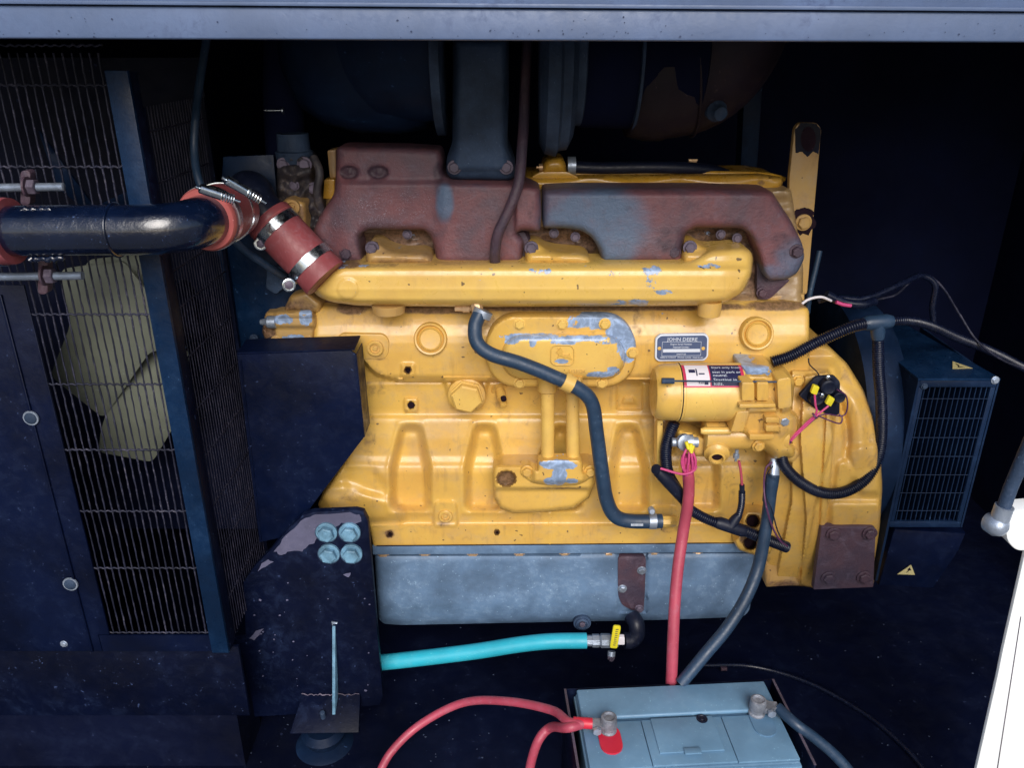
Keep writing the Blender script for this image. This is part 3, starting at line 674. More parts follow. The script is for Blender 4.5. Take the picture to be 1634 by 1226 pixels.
# ------------------------------------------------------------------ the engine
en = thing('engine', 'yellow six cylinder diesel engine with flaked paint, rusty manifold and grey pan', 'engine', tuple(P(880, 990, .1)))
CH_B = [(870, 760, 22, 30, .0)]
def block_fn(v):
    x, y = v[:, 0], v[:, 1]
    ky = [478, 484, 492, 505, 520, 535, 548, 562, 598, 604, 609, 655, 662, 668, 674, 700, 728, 737, 745, 755, 800, 832, 836, 839, 872]
    kd = [-.042, -.034, -.026, -.0185, -.0105, -.0045, -.0012, .0, .0, -.004, -.030, -.034, -.033, -.026, -.0235, -.017, -.0125, -.008, -.0015, .0015, -.001, -.005, -.0045, .001, .001]
    z = np.interp(y, ky, kd)
    # upper rail steps back at its rounded left lower corner
    low = sm(605 - y, 0, 6)
    corner = sdf(v, rounded([(480, 460), (1296, 460), (1296, 604), (640, 606), (600, 596), (578, 570), (480, 566)], 12))
    z = np.where(y < 612, z * 1.0, z)
    z = np.where((corner < 0) & (y < 612), -.032 * sm(-corner, 0, 5), z)
    # pockets between the main bearing webs
    for (xt0, xt1, xb0, xb1) in ((638, 674, 621, 689), (756, 791, 740, 806), (884, 905, 850, 930), (985, 1018, 972, 1036), (1098, 1130, 1085, 1150)):
        t = np.clip((y - 676) / 70, 0, 1)
        l = xt0 + (xb0 - xt0) * t; r_ = xt1 + (xb1 - xt1) * t
        m_ = sm(x - l, -4, 16) * sm(r_ - x, -4, 16) * sm(y - 676, -3, 16) * sm(818 - y, -2, 16)
        m0 = sm(x - l, -8, 0) * sm(r_ - x, -8, 0) * sm(y - 676, -7, 0) * sm(818 - y, -7, 0)
        z += -.024 * m_ + .0020 * (m0 - m_).clip(0, 1)
        z += .004 * np.exp(-(((x - (l + r_) / 2) / 13) ** 2 + ((y - 697) / 12) ** 2))
    # frost-plug boss, square bosses, drilled holes
    for (cx, cy, s, d) in ((651, 591, 11, .004), (656, 647, 11, .006)):
        q = sdf(v, rounded([(cx - s, cy - s), (cx + s, cy - s), (cx + s, cy + s), (cx - s, cy + s)], 4)); z += d * sm(q, -2, 2)
        z -= .02 * sm(5.0 - np.hypot(x - cx, y - cy), -1, 1)
    for (cx, cy, r_) in ((622, 853, 4), (793, 850, 3.2)):
        z -= .02 * sm(r_ - np.hypot(x - cx, y - cy), -1, 1)
    for b_ in ([(694, 800), (728, 800), (732, 840), (690, 840)], [(1038, 808), (1080, 808), (1090, 840), (1030, 840)]):
        z += .006 * sm(sdf(v, rounded(b_, 8)), -2, 3)
    # lumpy casting at the lower left
    q = sdf(v, rounded([(505, 775), (560, 772), (600, 792), (640, 800), (650, 830), (590, 835), (520, 818)], 14)); z += .010 * sm(q, -8, 10)
    q = sdf(v, rounded([(545, 745), (556, 790), (620, 785), (600, 750)], 12)); z -= .005 * sm(q, -8, 8)
    z += .004 * np.exp(-((x - 533) / 16) ** 2 - ((y - 800) / 12) ** 2)
    z += .0012 * np.exp(-((x - 877.5) / 1.6) ** 2) * sm(y - 800, 0, 8)
    # raised pad round the big plug
    q = sdf(v, [(708, 604), (780, 604), (768, 650), (722, 650)]); z += .012 * sm(q, -4, 3)
    # web by the starter
    q = sdf(v, [(1050, 600), (1075, 600), (1075, 720), (1050, 720)]); z += .02 * sm(q, -3, 3)
    q = sdf(v, rounded([(983, 612), (1026, 612), (1026, 655), (983, 655)], 3)); z -= .008 * sm(q, -1, 3)
    q = sdf(v, [(996, 633), (1010, 633), (1016, 645), (990, 645)]); z += .006 * sm(q, -1, 3)
    for k, (fx, fy, am) in enumerate(((.05, .03, .0005),)):
        z += am * np.sin(fx * x + k) * np.sin(fy * y + 2 * k)
    return z
block_poly = rounded([(503, 488), (1272, 478), (1291, 494), (1292, 606), (1262, 640), (1262, 866), (1215, 872), (596, 874), (588, 832), (520, 828), (506, 806), (548, 742), (570, 700), (578, 640), (568, 575), (500, 554)], 6)
GR_B = [(700, 492, 120, 11, .8), (900, 490, 400, 8, .8), (780, 520, 22, 20, .5), (1020, 515, 14, 30, .4), (560, 492, 30, 12, .8), (1240, 488, 60, 10, .8), (745, 655, 24, 6, .5), (797, 640, 14, 18, .4), (599, 573, 30, 5, .4), (560, 790, 40, 14, .35), (711, 836, 20, 6, .45), (1070, 845, 24, 9, .4), (880, 600, 70, 10, .35), (622, 853, 9, 8, .8), (793, 850, 6, 6, .7), (651, 591, 7, 7, .8), (656, 647, 7, 7, .8),  # dirt, plus small dark blobs painted as shade in the drilled holes
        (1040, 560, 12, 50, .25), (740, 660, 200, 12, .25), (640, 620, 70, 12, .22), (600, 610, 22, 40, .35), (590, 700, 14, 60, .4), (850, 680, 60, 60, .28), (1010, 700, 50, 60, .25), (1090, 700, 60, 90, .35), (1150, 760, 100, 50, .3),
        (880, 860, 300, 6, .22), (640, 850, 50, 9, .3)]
casting('block', block_poly, 0.0, .004, 6, 'yellow', en, 2.6, block_fn, .16, [(560, 500, 26, 8, .3), (1060, 500, 12, 5, .3)], GR_B, [])
# --- cylinder head behind the manifolds
def head_fn(v):
    x, y = v[:, 0], v[:, 1]
    z = .004 * np.sin(x * .07) + .003 * np.sin(y * .21 + x * .02)
    z += .012 * sm(y - 455, 0, 18)
    return z
M['head_metal'] = paint_yellow('grimy_shaded_yellow', (0.34, 0.22, 0.09), dirt=1.0, rough=0.45)  # dulled yellow: real dirt plus the painted dark of the arch cavities
casting('cylinder_head', rounded([(503, 385), (520, 300), (1262, 300), (1282, 430), (1280, 492), (505, 494)], 8), .062, .01, 10, 'head_metal', en, 5, head_fn, .20,
        [(655, 378, 14, 6, .5), (1125, 374, 16, 6, .5), (880, 376, 12, 5, .5)],
        [(560, 390, 60, 30, 1.2), (650, 380, 60, 18, 1.0), (690, 400, 30, 30, 1.2), (890, 384, 70, 18, 1.1), (930, 380, 30, 30, 1.2), (1130, 384, 70, 14, .9), (1190, 380, 30, 26, 1.2), (640, 372, 70, 12, 1.2), (880, 370, 60, 10, 1.2), (1135, 372, 70, 10, 1.2), (1210, 440, 20, 40, .9), (900, 470, 400, 22, .75), (530, 470, 40, 26, .8)], [])  # dirt, and shade painted into the cavities under the manifold arches
# --- valve cover
vc = casting('valve_cover', rounded([(836, 281), (1215, 278), (1250, 284), (1248, 300), (1225, 312), (836, 312)], 6), .085, .018, 12, 'yellow_deep', en, 3.5,
             lambda v: .003 * np.sin(v[:, 0] * .045) * sm(v[:, 1] - 284, 0, 8), .10, [], [(1215, 292, 8, 5, .6), (1110, 283, 8, 4, .4)], [])
mk('cover_rim', G().tube(spl([(862, 279, .10), (1000, 277, .10), (1150, 277, .10), (1220, 279, .10), (1252, 286, .105)], 6), .0042, 10), 'yellow_deep', vc, 80)
casting('filler_neck', rounded([(866, 262), (872, 252), (896, 250), (903, 260), (904, 276), (864, 278)], 5), .085, .018, 12, 'yellow_deep', vc, 3, None, .05, [], [], [])
mk('neck_base', G().plate(rounded([(846, 284), (862, 274), (905, 274), (925, 284)], 6), .075, .05, .002), 'yellow_deep', vc)
mk('banjo_bolt', G().lathe(P(860, 267, .08), (1, 0, 0), [(-.004, .002), (0, .002), (0, .006), (.006, .006)], 12), 'brass', vc)
mk('clip', G().plate([(1102, 281), (1120, 281), (1120, 287), (1102, 287)], .08, .006, .001), 'brass', vc)
mk('clip', G().plate([(1099, 254), (1114, 254), (1112, 260), (1099, 260)], .11, .006, .001), 'brass', vc)
# --- lifting bracket
lb = mk('lifting_bracket', G().plate(rounded([(1268, 205), (1276, 195), (1304, 196), (1311, 206), (1300, 330), (1288, 470), (1246, 470), (1257, 380), (1260, 280)], 5), .07, .010, .0015), 'yellow_dirty', en)
mk('bare_tip', G().plate(jag([(1269, 206), (1277, 196), (1303, 197), (1310, 206), (1306, 246), (1297, 242), (1288, 250), (1281, 242), (1269, 244)], .8, 3), .0694, .0005), 'black', lb)
o_ = P(1290, 222, .069); mk('lifting_eye', G().prism([P(1290 + a, 222 + b, .0688) for a, b in circ(0, 0, 12, 22, 20)], Vector((0, .0004, 0))), 'hole', lb)  # dark disc on the solid plate, painted shade of the open eye
bolt(1282, 355, .068, 10, 'yellow_dirty', lb, h=.7)
mk('oil_patch', G().plate(jag(circ(1283, 352, 19, 14, 22), 3, 2), .0696, .0003), 'hole', lb)
mk('bracket_foot', G().plate([(1246, 472), (1284, 470), (1284, 480), (1180, 484), (1180, 476)], .045, .05, .002), 'yellow_dirty', lb)

# --- exhaust manifold, two castings
TI = [(950, 350, 95, 60, .9), (905, 330, 50, 40, .6), (985, 390, 40, 40, .7), (1270, 420, 40, 45, .6), (1235, 440, 40, 22, .7), (710, 325, 16, 34, .9), (760, 300, 30, 20, .2)]
SALT = [(600, 345, 90, 45, .9), (650, 325, 60, 30, .7), (545, 300, 40, 30, .6), (650, 260, 80, 20, .25), (1015, 390, 30, 25, .3), (950, 345, 60, 40, .15)]
DARK_SPOTS = [(557, 275, 17, 12, 1.0), (604, 275, 17, 12, 1.0), (700, 275, 12, 22, .6), (1080, 385, 40, 30, .5), (560, 400, 30, 20, .3), (700, 235, 180, 5, .4), (1250, 390, 26, 26, .4), (845, 325, 10, 40, .3), (590, 420, 40, 10, .4)]  # darker spots, two of them in the dips of the left casting
mL = [(537, 236), (545, 233), (640, 234), (702, 238), (707, 256), (706, 272), (716, 284), (828, 286), (862, 300), (864, 340), (862, 370), (832, 368), (824, 372), (836, 384), (832, 421), (775, 424), (697, 421), (694, 400), (688, 378), (678, 367), (590, 366), (578, 372), (574, 380), (577, 395), (580, 420), (546, 420), (520, 420), (498, 372), (510, 345), (533, 310), (536, 282)]
def exh_fn(v):
    x, y = v[:, 0], v[:, 1]
    z = .010 * sm(y - 287, -2, 10) * sm(x - 520, 0, 40)
    z += .004 * np.exp(-((x - 708) / 15) ** 2) * sm(y - 285, 0, 8) * sm(348 - y, -8, 8)
    z += .006 * sm(x - 690, 0, 25) * sm(y - 290, 0, 10)
    z += .010 * sm(x - 822, -2, 3) * sm(372 - y, -2, 4) * sm(y - 296, 0, 6)
    z -= .006 * sm(1 - np.hypot((x - 557) / 17, (y - 275) / 11), -.15, .3) + .006 * sm(1 - np.hypot((x - 604) / 17, (y - 275) / 11), -.15, .3)
    z += .003 * np.exp(-(((x - 557) / 4) ** 2 + ((y - 275) / 6) ** 2)) + .003 * np.exp(-(((x - 604) / 4) ** 2 + ((y - 275) / 6) ** 2))
    z += .003 * np.sin(x * .02 + 1) * np.sin(y * .03)
    return z
casting('exhaust_manifold', rounded(mL, 7), .022, .016, 13, 'rust', en, 3.2, exh_fn, .05, SALT, DARK_SPOTS, TI)
mR = [(866, 301), (900, 300), (1130, 300), (1222, 302), (1232, 306), (1262, 352), (1280, 388), (1284, 412), (1272, 436), (1256, 446), (1226, 448), (1218, 436), (1208, 400), (1196, 374), (1182, 364), (1110, 363), (1094, 372), (1090, 392), (1088, 420), (962, 420), (956, 398), (944, 378), (926, 367), (900, 364), (866, 364)]
def exr_fn(v):
    x, y = v[:, 0], v[:, 1]
    z = .010 * sm(y - 300, 0, 14) + .004 * np.sin((x - 880) * .012) - .010 * sm(x - 1180, 0, 90)
    z += .002 * np.exp(-((x - 1030) / 60) ** 2 - ((y - 400) / 20) ** 2)
    return z
casting('exhaust_manifold', rounded(mR, 7), .018, .016, 13, 'rust', en, 3.2, exr_fn, .05, SALT, DARK_SPOTS, TI)
mk('manifold_tab', G().plate(rounded([(1208, 412), (1230, 448), (1262, 446), (1228, 478), (1208, 478)], 6), .035, .012, .002), 'rust_plate', en)
for (px, py, Y, r, m) in ((553, 404, .0, 9, 'rust_plate'), (596, 397, .0, 9, 'rust_plate'), (815, 405, .0, 9, 'rust_plate'), (1075, 402, -.005, 9, 'rust_plate'), (1271, 401, .005, 8.5, 'rust_plate'), (1216, 467, .033, 7, 'rust_plate')):
    bolt(px, py, Y, r, m, en, h=.8)
casting('manifold_ear', rounded([(815, 370), (840, 366), (848, 385), (842, 421), (810, 421), (806, 395)], 6), .022, .008, 6, 'rust_plate', en, 4, None, .04)
casting('manifold_ear', rounded([(1060, 380), (1080, 374), (1096, 385), (1092, 421), (1056, 421)], 6), .018, .010, 6, 'rust', en, 4, None, .04)

mk('gasket_seam', G().tube([P(601, 871.5, -.0055), P(1214, 866.5, -.0055)], .0009, 6), 'hole', en)
for px, py in ((884, 372), (918, 378), (650, 374), (1150, 374), (1176, 380)): bolt(px, py, .028, 6, 'dirty_steel', en, 'stud_nut')
# --- intake manifold with three ports rising behind it
CH_I = [(862, 432, 22, 9, .55), (980, 436, 20, 8, .5), (1040, 432, 22, 10, .62), (1040, 452, 14, 14, .5), (1055, 466, 26, 5, .5), (985, 483, 22, 6, .6), (1020, 483, 20, 7, .75), (900, 450, 30, 6, .3), (1130, 425, 26, 6, .6), (763, 443, 12, 7, .45), (782, 430, 7, 5, .5), (563, 450, 12, 6, .4), (570, 466, 7, 6, .5), (958, 465, 10, 5, .4), (930, 425, 14, 4, .4), (690, 466, 10, 6, .35), (545, 425, 20, 5, .6), (583, 424, 18, 4, .5)]
GR_I = [(545, 423, 40, 7, .75), (600, 423, 50, 6, .5), (740, 421, 120, 5, .35), (900, 421, 200, 4, .3), (515, 455, 16, 20, .25), (1190, 460, 14, 22, .3), (700, 489, 200, 4, .3), (1150, 410, 50, 14, .15)]
mI = [(497, 462), (508, 452), (530, 430), (545, 421), (600, 419), (1088, 417), (1104, 414), (1118, 406), (1132, 398), (1185, 394), (1198, 400), (1202, 412), (1199, 440), (1186, 466), (1160, 482), (1120, 488), (760, 490), (570, 488), (528, 482), (508, 474)]
def int_fn(v):
    x, y = v[:, 0], v[:, 1]
    # flat bevels: top land, upper face, lower face
    t = np.interp(y, [383, 417, 423, 431, 440, 462, 478, 486, 491], [-.028, -.016, -.012, -.002, .001, .003, .001, -.006, -.012])
    t = t - .010 * sm(540 - x, 0, 45)
    t += .0004 * np.exp(-((y - 462.5) / 1.3) ** 2) * sm(x - 520, 0, 15) - .014 * sm(x - 1150, 0, 60) * .6
    t += .0022 * sm(16.5 - np.hypot(x - 555, y - 461), -1, 1.5)
    return t
inm = casting('intake_manifold', rounded(mI, 8), -.035, .020, 12, 'yellow_clean', en, 2.6, int_fn, .05, CH_I, GR_I, [])
for i, pl in enumerate(([(584, 396), (590, 386), (604, 386), (616, 396), (640, 402), (676, 403), (688, 410), (692, 422), (584, 424)], [(838, 396), (843, 386), (858, 386), (870, 396), (890, 401), (928, 403), (942, 411), (945, 424), (838, 424)], [(1088, 394), (1093, 385), (1110, 385), (1122, 393), (1140, 397), (1186, 397), (1195, 407), (1196, 424), (1088, 424)])):
    casting('intake_port', rounded(pl, 7), .005, .018, 12, 'yellow_dirty' if i < 1 else 'yellow', en, 3, lambda v: .012 * sm(v[:, 1] - 398, 0, 12), .05, [(640, 398, 30, 6, .3)], [(620, 418, 60, 8, .5), (890, 420, 60, 6, .4), (1140, 400, 40, 8, .2)], [])
for (px, py) in ((594, 396), (848, 396), (1101, 395)):
    bolt(px, py, -.012, 8.5, 'dirty_steel', en, h=.7)
mk('drain_stub', G().lathe(P(1133, 480, -.03), (0, 0, -1), [(0, .018), (.022, .017), (.023, .015)], 20), 'yellow', en)
mk('drain_stub', G().lathe(P(620, 484, -.02), (0, 0, -1), [(0, .026), (.014, .024), (.015, .02)], 24), 'yellow_dirty', en)
mk('banjo_fitting', G().lathe(P(745, 492, -.03), (1, 0, 0), [(-.018, .005), (-.006, .005), (-.006, .007), (.004, .007), (.004, .0045), (.02, .0045)], 6), 'brass', en)
mk('banjo_fitting', G().lathe(P(762, 497, -.04), (.2, -.3, -1), [(-.012, .009), (.004, .009), (.005, .007), (.012, .007)], 8), 'brass', en)

# --- plugs, bosses and fittings on the block
ringplug(687, 541, -.0035, 26, en); ringplug(1208, 533, -.006, 26, en)
dp = mk('plug_pad', G().plate(rounded([(536, 542), (544, 533), (612, 534), (621, 544), (620, 566), (612, 574), (552, 573), (536, 566)], 6), -.006, .01, .002), 'yellow', en)
socket(550, 551, -.006, 13, 'yellow', en); socket(599, 555, -.006, 13, 'yellow', en)
o_ = P(745, 632, -.005); s_ = sc(o_)
hp = mk('hex_plug', G().lathe(o_, (0, -1, -.05), [(-.02, 27 * s_), (.001, 27 * s_), (.0015, 25 * s_), (.012, 25 * s_), (.0145, 22 * s_)], 6, .27), 'yellow_clean', en, 25)
mk('plug_flange', G().lathe(P(745, 628, .008), (0, -1, -.05), [(-.02, 30 * s_), (.008, 30 * s_), (.010, 27 * s_)], 32), 'yellow', en)
o_ = P(797, 620, .03); mk('drain_cock', G().lathe(o_, (.25, -1, -.6), [(0, .014), (.004, .014), (.004, .008), (.02, .008), (.021, .006), (.036, .006), (.037, .003)], 14), 'yellow', en)
mk('cock_tip', G().lathe(P(803, 634, -.005), (.25, -1, -.6), [(0, .0045), (.006, .0045), (.007, .003)], 10), 'hole', en)
socket(711, 823, -.006, 11, 'yellow', en)

# --- oil cooler cover
cc_out = [(898 + (118 if a > 0 else -122) + 1 * 0, 0) for a in ()]
def stadium(x0, y0, x1, y1, n=14, rr=None):
    r = rr or (y1 - y0) / 2; out = []
    for cx, cy, a0 in ((x1 - r, y1 - r, 0), (x0 + r, y1 - r, 90), (x0 + r, y0 + r, 180), (x1 - r, y0 + r, 270)):
        for k in range(n + 1):
            a = R(a0 + 90 * k / n); out.append((cx + r * math.cos(a), cy + r * math.sin(a)))
    return out
CH_C = [(960, 512, 50, 16, 1.0), (1000, 545, 18, 40, .85), (915, 515, 22, 12, .7), (985, 520, 26, 22, 1.0), (880, 520, 14, 6, .4), (850, 538, 60, 7, .85), (930, 540, 60, 6, .8), (815, 545, 14, 6, .8), (849, 548, 7, 8, .8), (900, 546, 30, 6, .7), (970, 545, 30, 6, .6), (897, 577, 13, 5, 1.0), (958, 598, 28, 6, .9), (978, 592, 14, 8, .8), (1004, 514, 16, 10, .7), (785, 570, 8, 6, .3)]
GR_C = [(860, 507, 80, 5, .3), (1005, 510, 22, 10, .4), (790, 520, 16, 16, .25), (900, 530, 90, 4, .35)]
cc = casting('cooler_cover', stadium(775, 504, 1015, 618, 12, 50), -.014, .005, 5, 'yellow', en, 2.6, None, .02, CH_C, GR_C, [])
casting('cover_dome', stadium(800, 533, 998, 606, 12, 34), -.019, .018, 14, 'yellow_clean', en, 2.6, None, .01, CH_C, GR_C, [])
for (px, py) in ((829, 517), (897, 517), (965, 517), (1009, 563), (829, 611), (960, 611), (784, 563)):
    bolt(px, py, -.019, 7.4, 'yellow_clean', en, 'cover_bolt', h=.75)
# cast badge: raised ring with a leaping deer
YB_ = -.0385
bd = G(); ring = stadium(879, 551, 916, 583, 5, 9)
bd.tube([P(x, y, YB_) for x, y in ring] + [P(*ring[0], YB_)], .0009, 6)
bdg = mk('cast_badge', bd, 'yellow_clean', en, 80)
deer = [(888, 562), (892, 559), (890, 556), (893, 558), (894, 555), (896, 557), (899, 561), (896, 563), (899, 567), (907, 567), (909, 565), (910, 569), (913, 574), (910, 573), (906, 571), (902, 572), (899, 570), (894, 568), (889, 572), (892, 567)]
mk('badge_deer', G().plate(deer, YB_ - .0008, .002, .0), 'yellow', bdg)
text('R123524', .0075, 'yellow', P(920, 593, -.0375), parent=cc, name='cast_lettering', ext=.0008)
# --- two vertical tubes and their lower flange
for px, w0 in ((874, .0), (914, .0)):
    mk('cooler_tube', G().tube([P(px, 608, -.032), P(px, 660, -.034), P(px, 742, -.038)], 10.6 * .00100, 24), 'yellow_clean', en, 60)
    mk('tube_socket', G().lathe(P(px, 600, -.030), (0, 0, -1), [(0, .0155), (.024, .0155), (.026, .0135), (.027, .011)], 24), 'yellow', en)
lp_ = casting('cooler_boss', [(786, 752), (790, 742), (800, 738), (870, 738), (940, 736), (951, 744), (950, 770), (940, 795), (915, 812), (880, 817), (820, 820), (798, 812), (788, 795)], -.018, .012, 8, 'yellow', en, 2.6,
              lambda v: .013 * sm(782 - v[:, 1], -2, 5) * sm(v[:, 1] - 740, -4, 8) - .03 * sm(15 - np.hypot(v[:, 0] - 808, (v[:, 1] - 764) * 1.25), -1, 1.5) + .001 * np.exp(-((v[:, 0] - 877.5) / 1.6) ** 2), .03,
              [], [(808, 764, 15, 12, 1.1), (890, 780, 60, 3, .6), (860, 810, 60, 10, .25)], [])  # first blob paints shade into the round hole, the rest is dirt
fl = casting('tube_flange', rounded([(830, 745), (842, 742), (858, 752), (858, 738), (866, 733), (925, 733), (930, 740), (930, 756), (940, 745), (952, 748), (948, 762), (920, 776), (880, 778), (845, 770), (829, 758)], 4), -.040, .008, 5, 'yellow', en, 2.4,
             lambda v: .012 * sm(25 - abs(v[:, 0] - 873), -3, 8) * sm(772 - v[:, 1], -4, 6) + .012 * sm(22 - abs(v[:, 0] - 914), -3, 8) * sm(772 - v[:, 1], -4, 6), .02,
             [(893, 742, 30, 9, 1.1), (893, 760, 13, 16, 1.2), (880, 768, 14, 7, .9), (912, 768, 12, 5, .8), (866, 740, 8, 5, .8)], [(905, 779, 40, 3, .6)], [])
bolt(841, 752, -.047, 7.5, 'yellow', en, h=.9, name='flange_bolt'); bolt(942, 752, -.047, 7.5, 'yellow', en, h=.9, name='flange_bolt')

# --- oil pan
def pan_fn(v):
    x, y = v[:, 0], v[:, 1]
    z = .002 * np.sin(x * .03) * np.sin(y * .05)
    return z - .012 * sm(x - 984, 0, 4) * sm(1034 - x, 0, 3) * sm(980 - y, 0, 5) * 0.6 - .01 * sm(y - 960, 0, 40)
mk('pan_flange', G().plate([(594, 873), (1214, 868), (1216, 882), (595, 886)], -.006, .16, .0012), 'pan', en)
pan = casting('oil_pan', rounded([(597, 884), (1206, 880), (1203, 930), (1196, 975), (1186, 985), (1050, 990), (640, 998), (612, 996), (604, 988)], 8), .008, .012, 14, 'pan', en, 4, pan_fn, .16, [], [], [])
for px in (612, 678, 754, 829, 901, 971, 1043, 1113): bolt(px, 886, .004, 7, 'brass', pan, 'pan_bolt', .5)
pp_ = mk('access_plate', G().plate(rounded([(986, 889), (1031, 889), (1029, 950), (1027, 976), (1008, 975), (992, 966), (986, 950)], 6), -.0015, .01, .001), 'rust_plate', pan)
for px, py in ((1024, 911), (993, 940)): bolt(px, py, -.002, 5.6, 'zinc', pan, 'plate_bolt', .7)
bolt(1020, 972, -.002, 5.6, 'dirty_steel', pan, 'plate_bolt', .7)
o_ = P(929, 994, .0); s_ = sc(o_); mk('drain_plug', G().lathe(o_, (0, -1, 0), [(-.02, 14 * s_), (.002, 14 * s_), (.0025, 11 * s_), (.006, 10.5 * s_), (.0075, 8 * s_), (.003, 6.5 * s_)], 20), 'iron', pan)
mk('drain_screw', G().lathe(o_, (0, -1, 0), [(.0, 5 * s_), (.007, 5 * s_), (.008, 4 * s_)], 6), 'dirty_steel', pan)

# --- name plate
npY = -.0085
np_ = mk('nameplate', G().plate(rounded([(1046, 541), (1054, 534), (1126, 533), (1131, 538), (1130, 569), (1124, 576), (1050, 577), (1045, 572)], 3), npY, .006, .0006), 'print', en)
mk('plate_face', G().plate(rounded([(1049, 541), (1055, 536.5), (1125, 535.5), (1128.5, 540), (1127.5, 569), (1122, 573.5), (1052, 574.5), (1048, 571)], 3), npY - .0004, .0004), 'plate_blue', np_)
T = lambda s, sz, px, py, m='print', par=np_, Y=npY - .0007, **k: text(s, sz * .001, m, P(px, py, Y), parent=par, **k)
T('JOHN DEERE', 8.2, 1089, 542, squeeze=1.0); T('Engine Serial Number', 4.0, 1087, 549.5, squeeze=.95); T('PE6068T203981', 3.4, 1087, 554.5, squeeze=1.15)
T('6068TF150', 3.2, 1087, 565.5); T('DEERE & COMPANY   MOLINE, ILLINOIS   MADE IN USA', 3.5, 1088, 571, squeeze=.78)
mk('serial_strip', G().plate([(1058, 557.5), (1117, 557), (1117, 562), (1058, 562.5)], npY - .0007, .0004), 'print', np_)
g = G()
for a, b in (((1057, 546), (1119, 545.5)), ((1119, 545.5), (1118, 567.5)), ((1118, 567.5), (1056, 568.5)), ((1056, 568.5), (1057, 546))):
    g.tube([P(*a, npY - .0006), P(*b, npY - .0006)], .0003, 4)
mk('printed_frame', g, 'print', np_)
for px in (1052, 1122): bolt(px, 556, npY - .0004, 2.9, 'yellow_clean', np_, 'rivet', .4, False, n=12)

# --- flywheel housing
def fw_surf(v):
    y = v[:, 1]; x = v[:, 0]
    q = (y - 752) * .00095
    return .185 - np.sqrt(np.clip(.215 ** 2 - (q * .93) ** 2, .02, 1)) + .006 * sm(1330 - x, 0, 20) * 0
def fw_fn(v):
    x, y = v[:, 0], v[:, 1]; z = np.zeros(len(v))
    # parting line and the narrow flange that runs down the housing
    z += .014 * sm(sdf(v, [(1262, 590), (1322, 590), (1330, 700), (1300, 812), (1292, 862), (1270, 935), (1236, 930), (1262, 800)]), -1, 2.5)
    z += .012 * sm(sdf(v, rounded([(1283, 600), (1325, 592), (1334, 640), (1326, 760), (1306, 940), (1276, 940), (1286, 830), (1276, 700)], 3)), -1, 1.6)
    z -= .0060 * np.exp(-((x - (1318 - (y - 640) * .055)) / 1.4) ** 2) * sm(y - 640, 0, 20)
    # curved groove and pocket on the bell
    th = np.arctan2(y - 700, x - 1270); rr = np.hypot((x - 1270), (y - 700) * .8)
    z -= .012 * np.exp(-((rr - 82) / 6) ** 2) * sm(x - 1335, 0, 10) * sm(y - 600, 0, 30) * sm(740 - y, 0, 40)
    z += .006 * np.exp(-((rr - 104) / 10) ** 2) * sm(x - 1335, 0, 10) * sm(y - 610, 0, 30) * sm(760 - y, 0, 40)
    z += .010 * sm(sdf(v, rounded([(1324, 800), (1410, 800), (1410, 900), (1322, 905)], 10)), -5, 8)
    z += .008 * sm(sdf(v, rounded([(1335, 738), (1352, 733), (1366, 760), (1350, 790), (1330, 785)], 8)), -5, 7)
    z += .008 * sm(sdf(v, rounded([(1350, 715), (1400, 705), (1406, 790), (1370, 790)], 12)), -6, 8)
    z += .01 * sm(v[:, 1] - 590, -20, 0) * sm(1345 - x, 0, 15) * sm(x - 1228, 0, 10) * sm(620 - y, 0, 20)
    return z + .0006 * np.sin(.13 * x) * np.sin(.11 * y)
fwp = [(1222, 600), (1235, 570), (1262, 556), (1290, 548), (1322, 552), (1352, 580), (1378, 622), (1394, 668), (1405, 720), (1408, 780), (1404, 840), (1398, 880), (1394, 936), (1306, 940), (1282, 936), (1224, 934), (1220, 860), (1232, 800), (1232, 700)]
GR_F = [(1360, 862, 40, 7, .65), (1355, 600, 22, 22, .35), (1375, 650, 14, 40, .3), (1315, 700, 8, 70, .25), (1300, 800, 8, 20, .3), (1290, 890, 6, 30, .3), (1240, 880, 20, 30, .3), (1390, 720, 14, 50, .3), (1250, 930, 24, 6, .6)]
casting('flywheel_housing', rounded(fwp, 7), .0, .012, 8, 'yellow', en, 2.3, fw_fn, .12, [], GR_F, [], fw_surf)
ea = casting('housing_ear', rounded([(1184, 826), (1192, 816), (1226, 818), (1240, 850), (1230, 884), (1200, 886), (1178, 878), (1170, 864), (1184, 850)], 6), -.026, .008, 5, 'yellow', en, 2.2,
             lambda v: -.03 * sm(10.5 - np.hypot(v[:, 0] - 1201, v[:, 1] - 832), -1, 1.5) - .03 * sm(10.5 - np.hypot(v[:, 0] - 1197, v[:, 1] - 867), -1, 1.5), .04, [], [(1201, 832, 10, 10, .7), (1197, 867, 10, 10, .7), (1186, 862, 8, 8, .7)], [])  # dark blobs painted into both bolt holes as their shade
casting('housing_lower_web', rounded([(1218, 888), (1262, 886), (1276, 934), (1222, 937)], 3), .01, .006, 5, 'yellow_dirty', en, 4, None, .08, [], [(1250, 932, 30, 8, .6)], [])
mpd = mk('mount_pad', G().plate(rounded([(1311, 841), (1394, 841), (1398, 845), (1394, 938), (1298, 942)], 2), -.045, .012, .0015), 'rust_plate', en)
for px, py in ((1330, 853), (1388, 852), (1322, 923), (1379, 922)): bolt(px, py, -.047, 9, 'rust_plate', mpd, 'pad_bolt', .5)

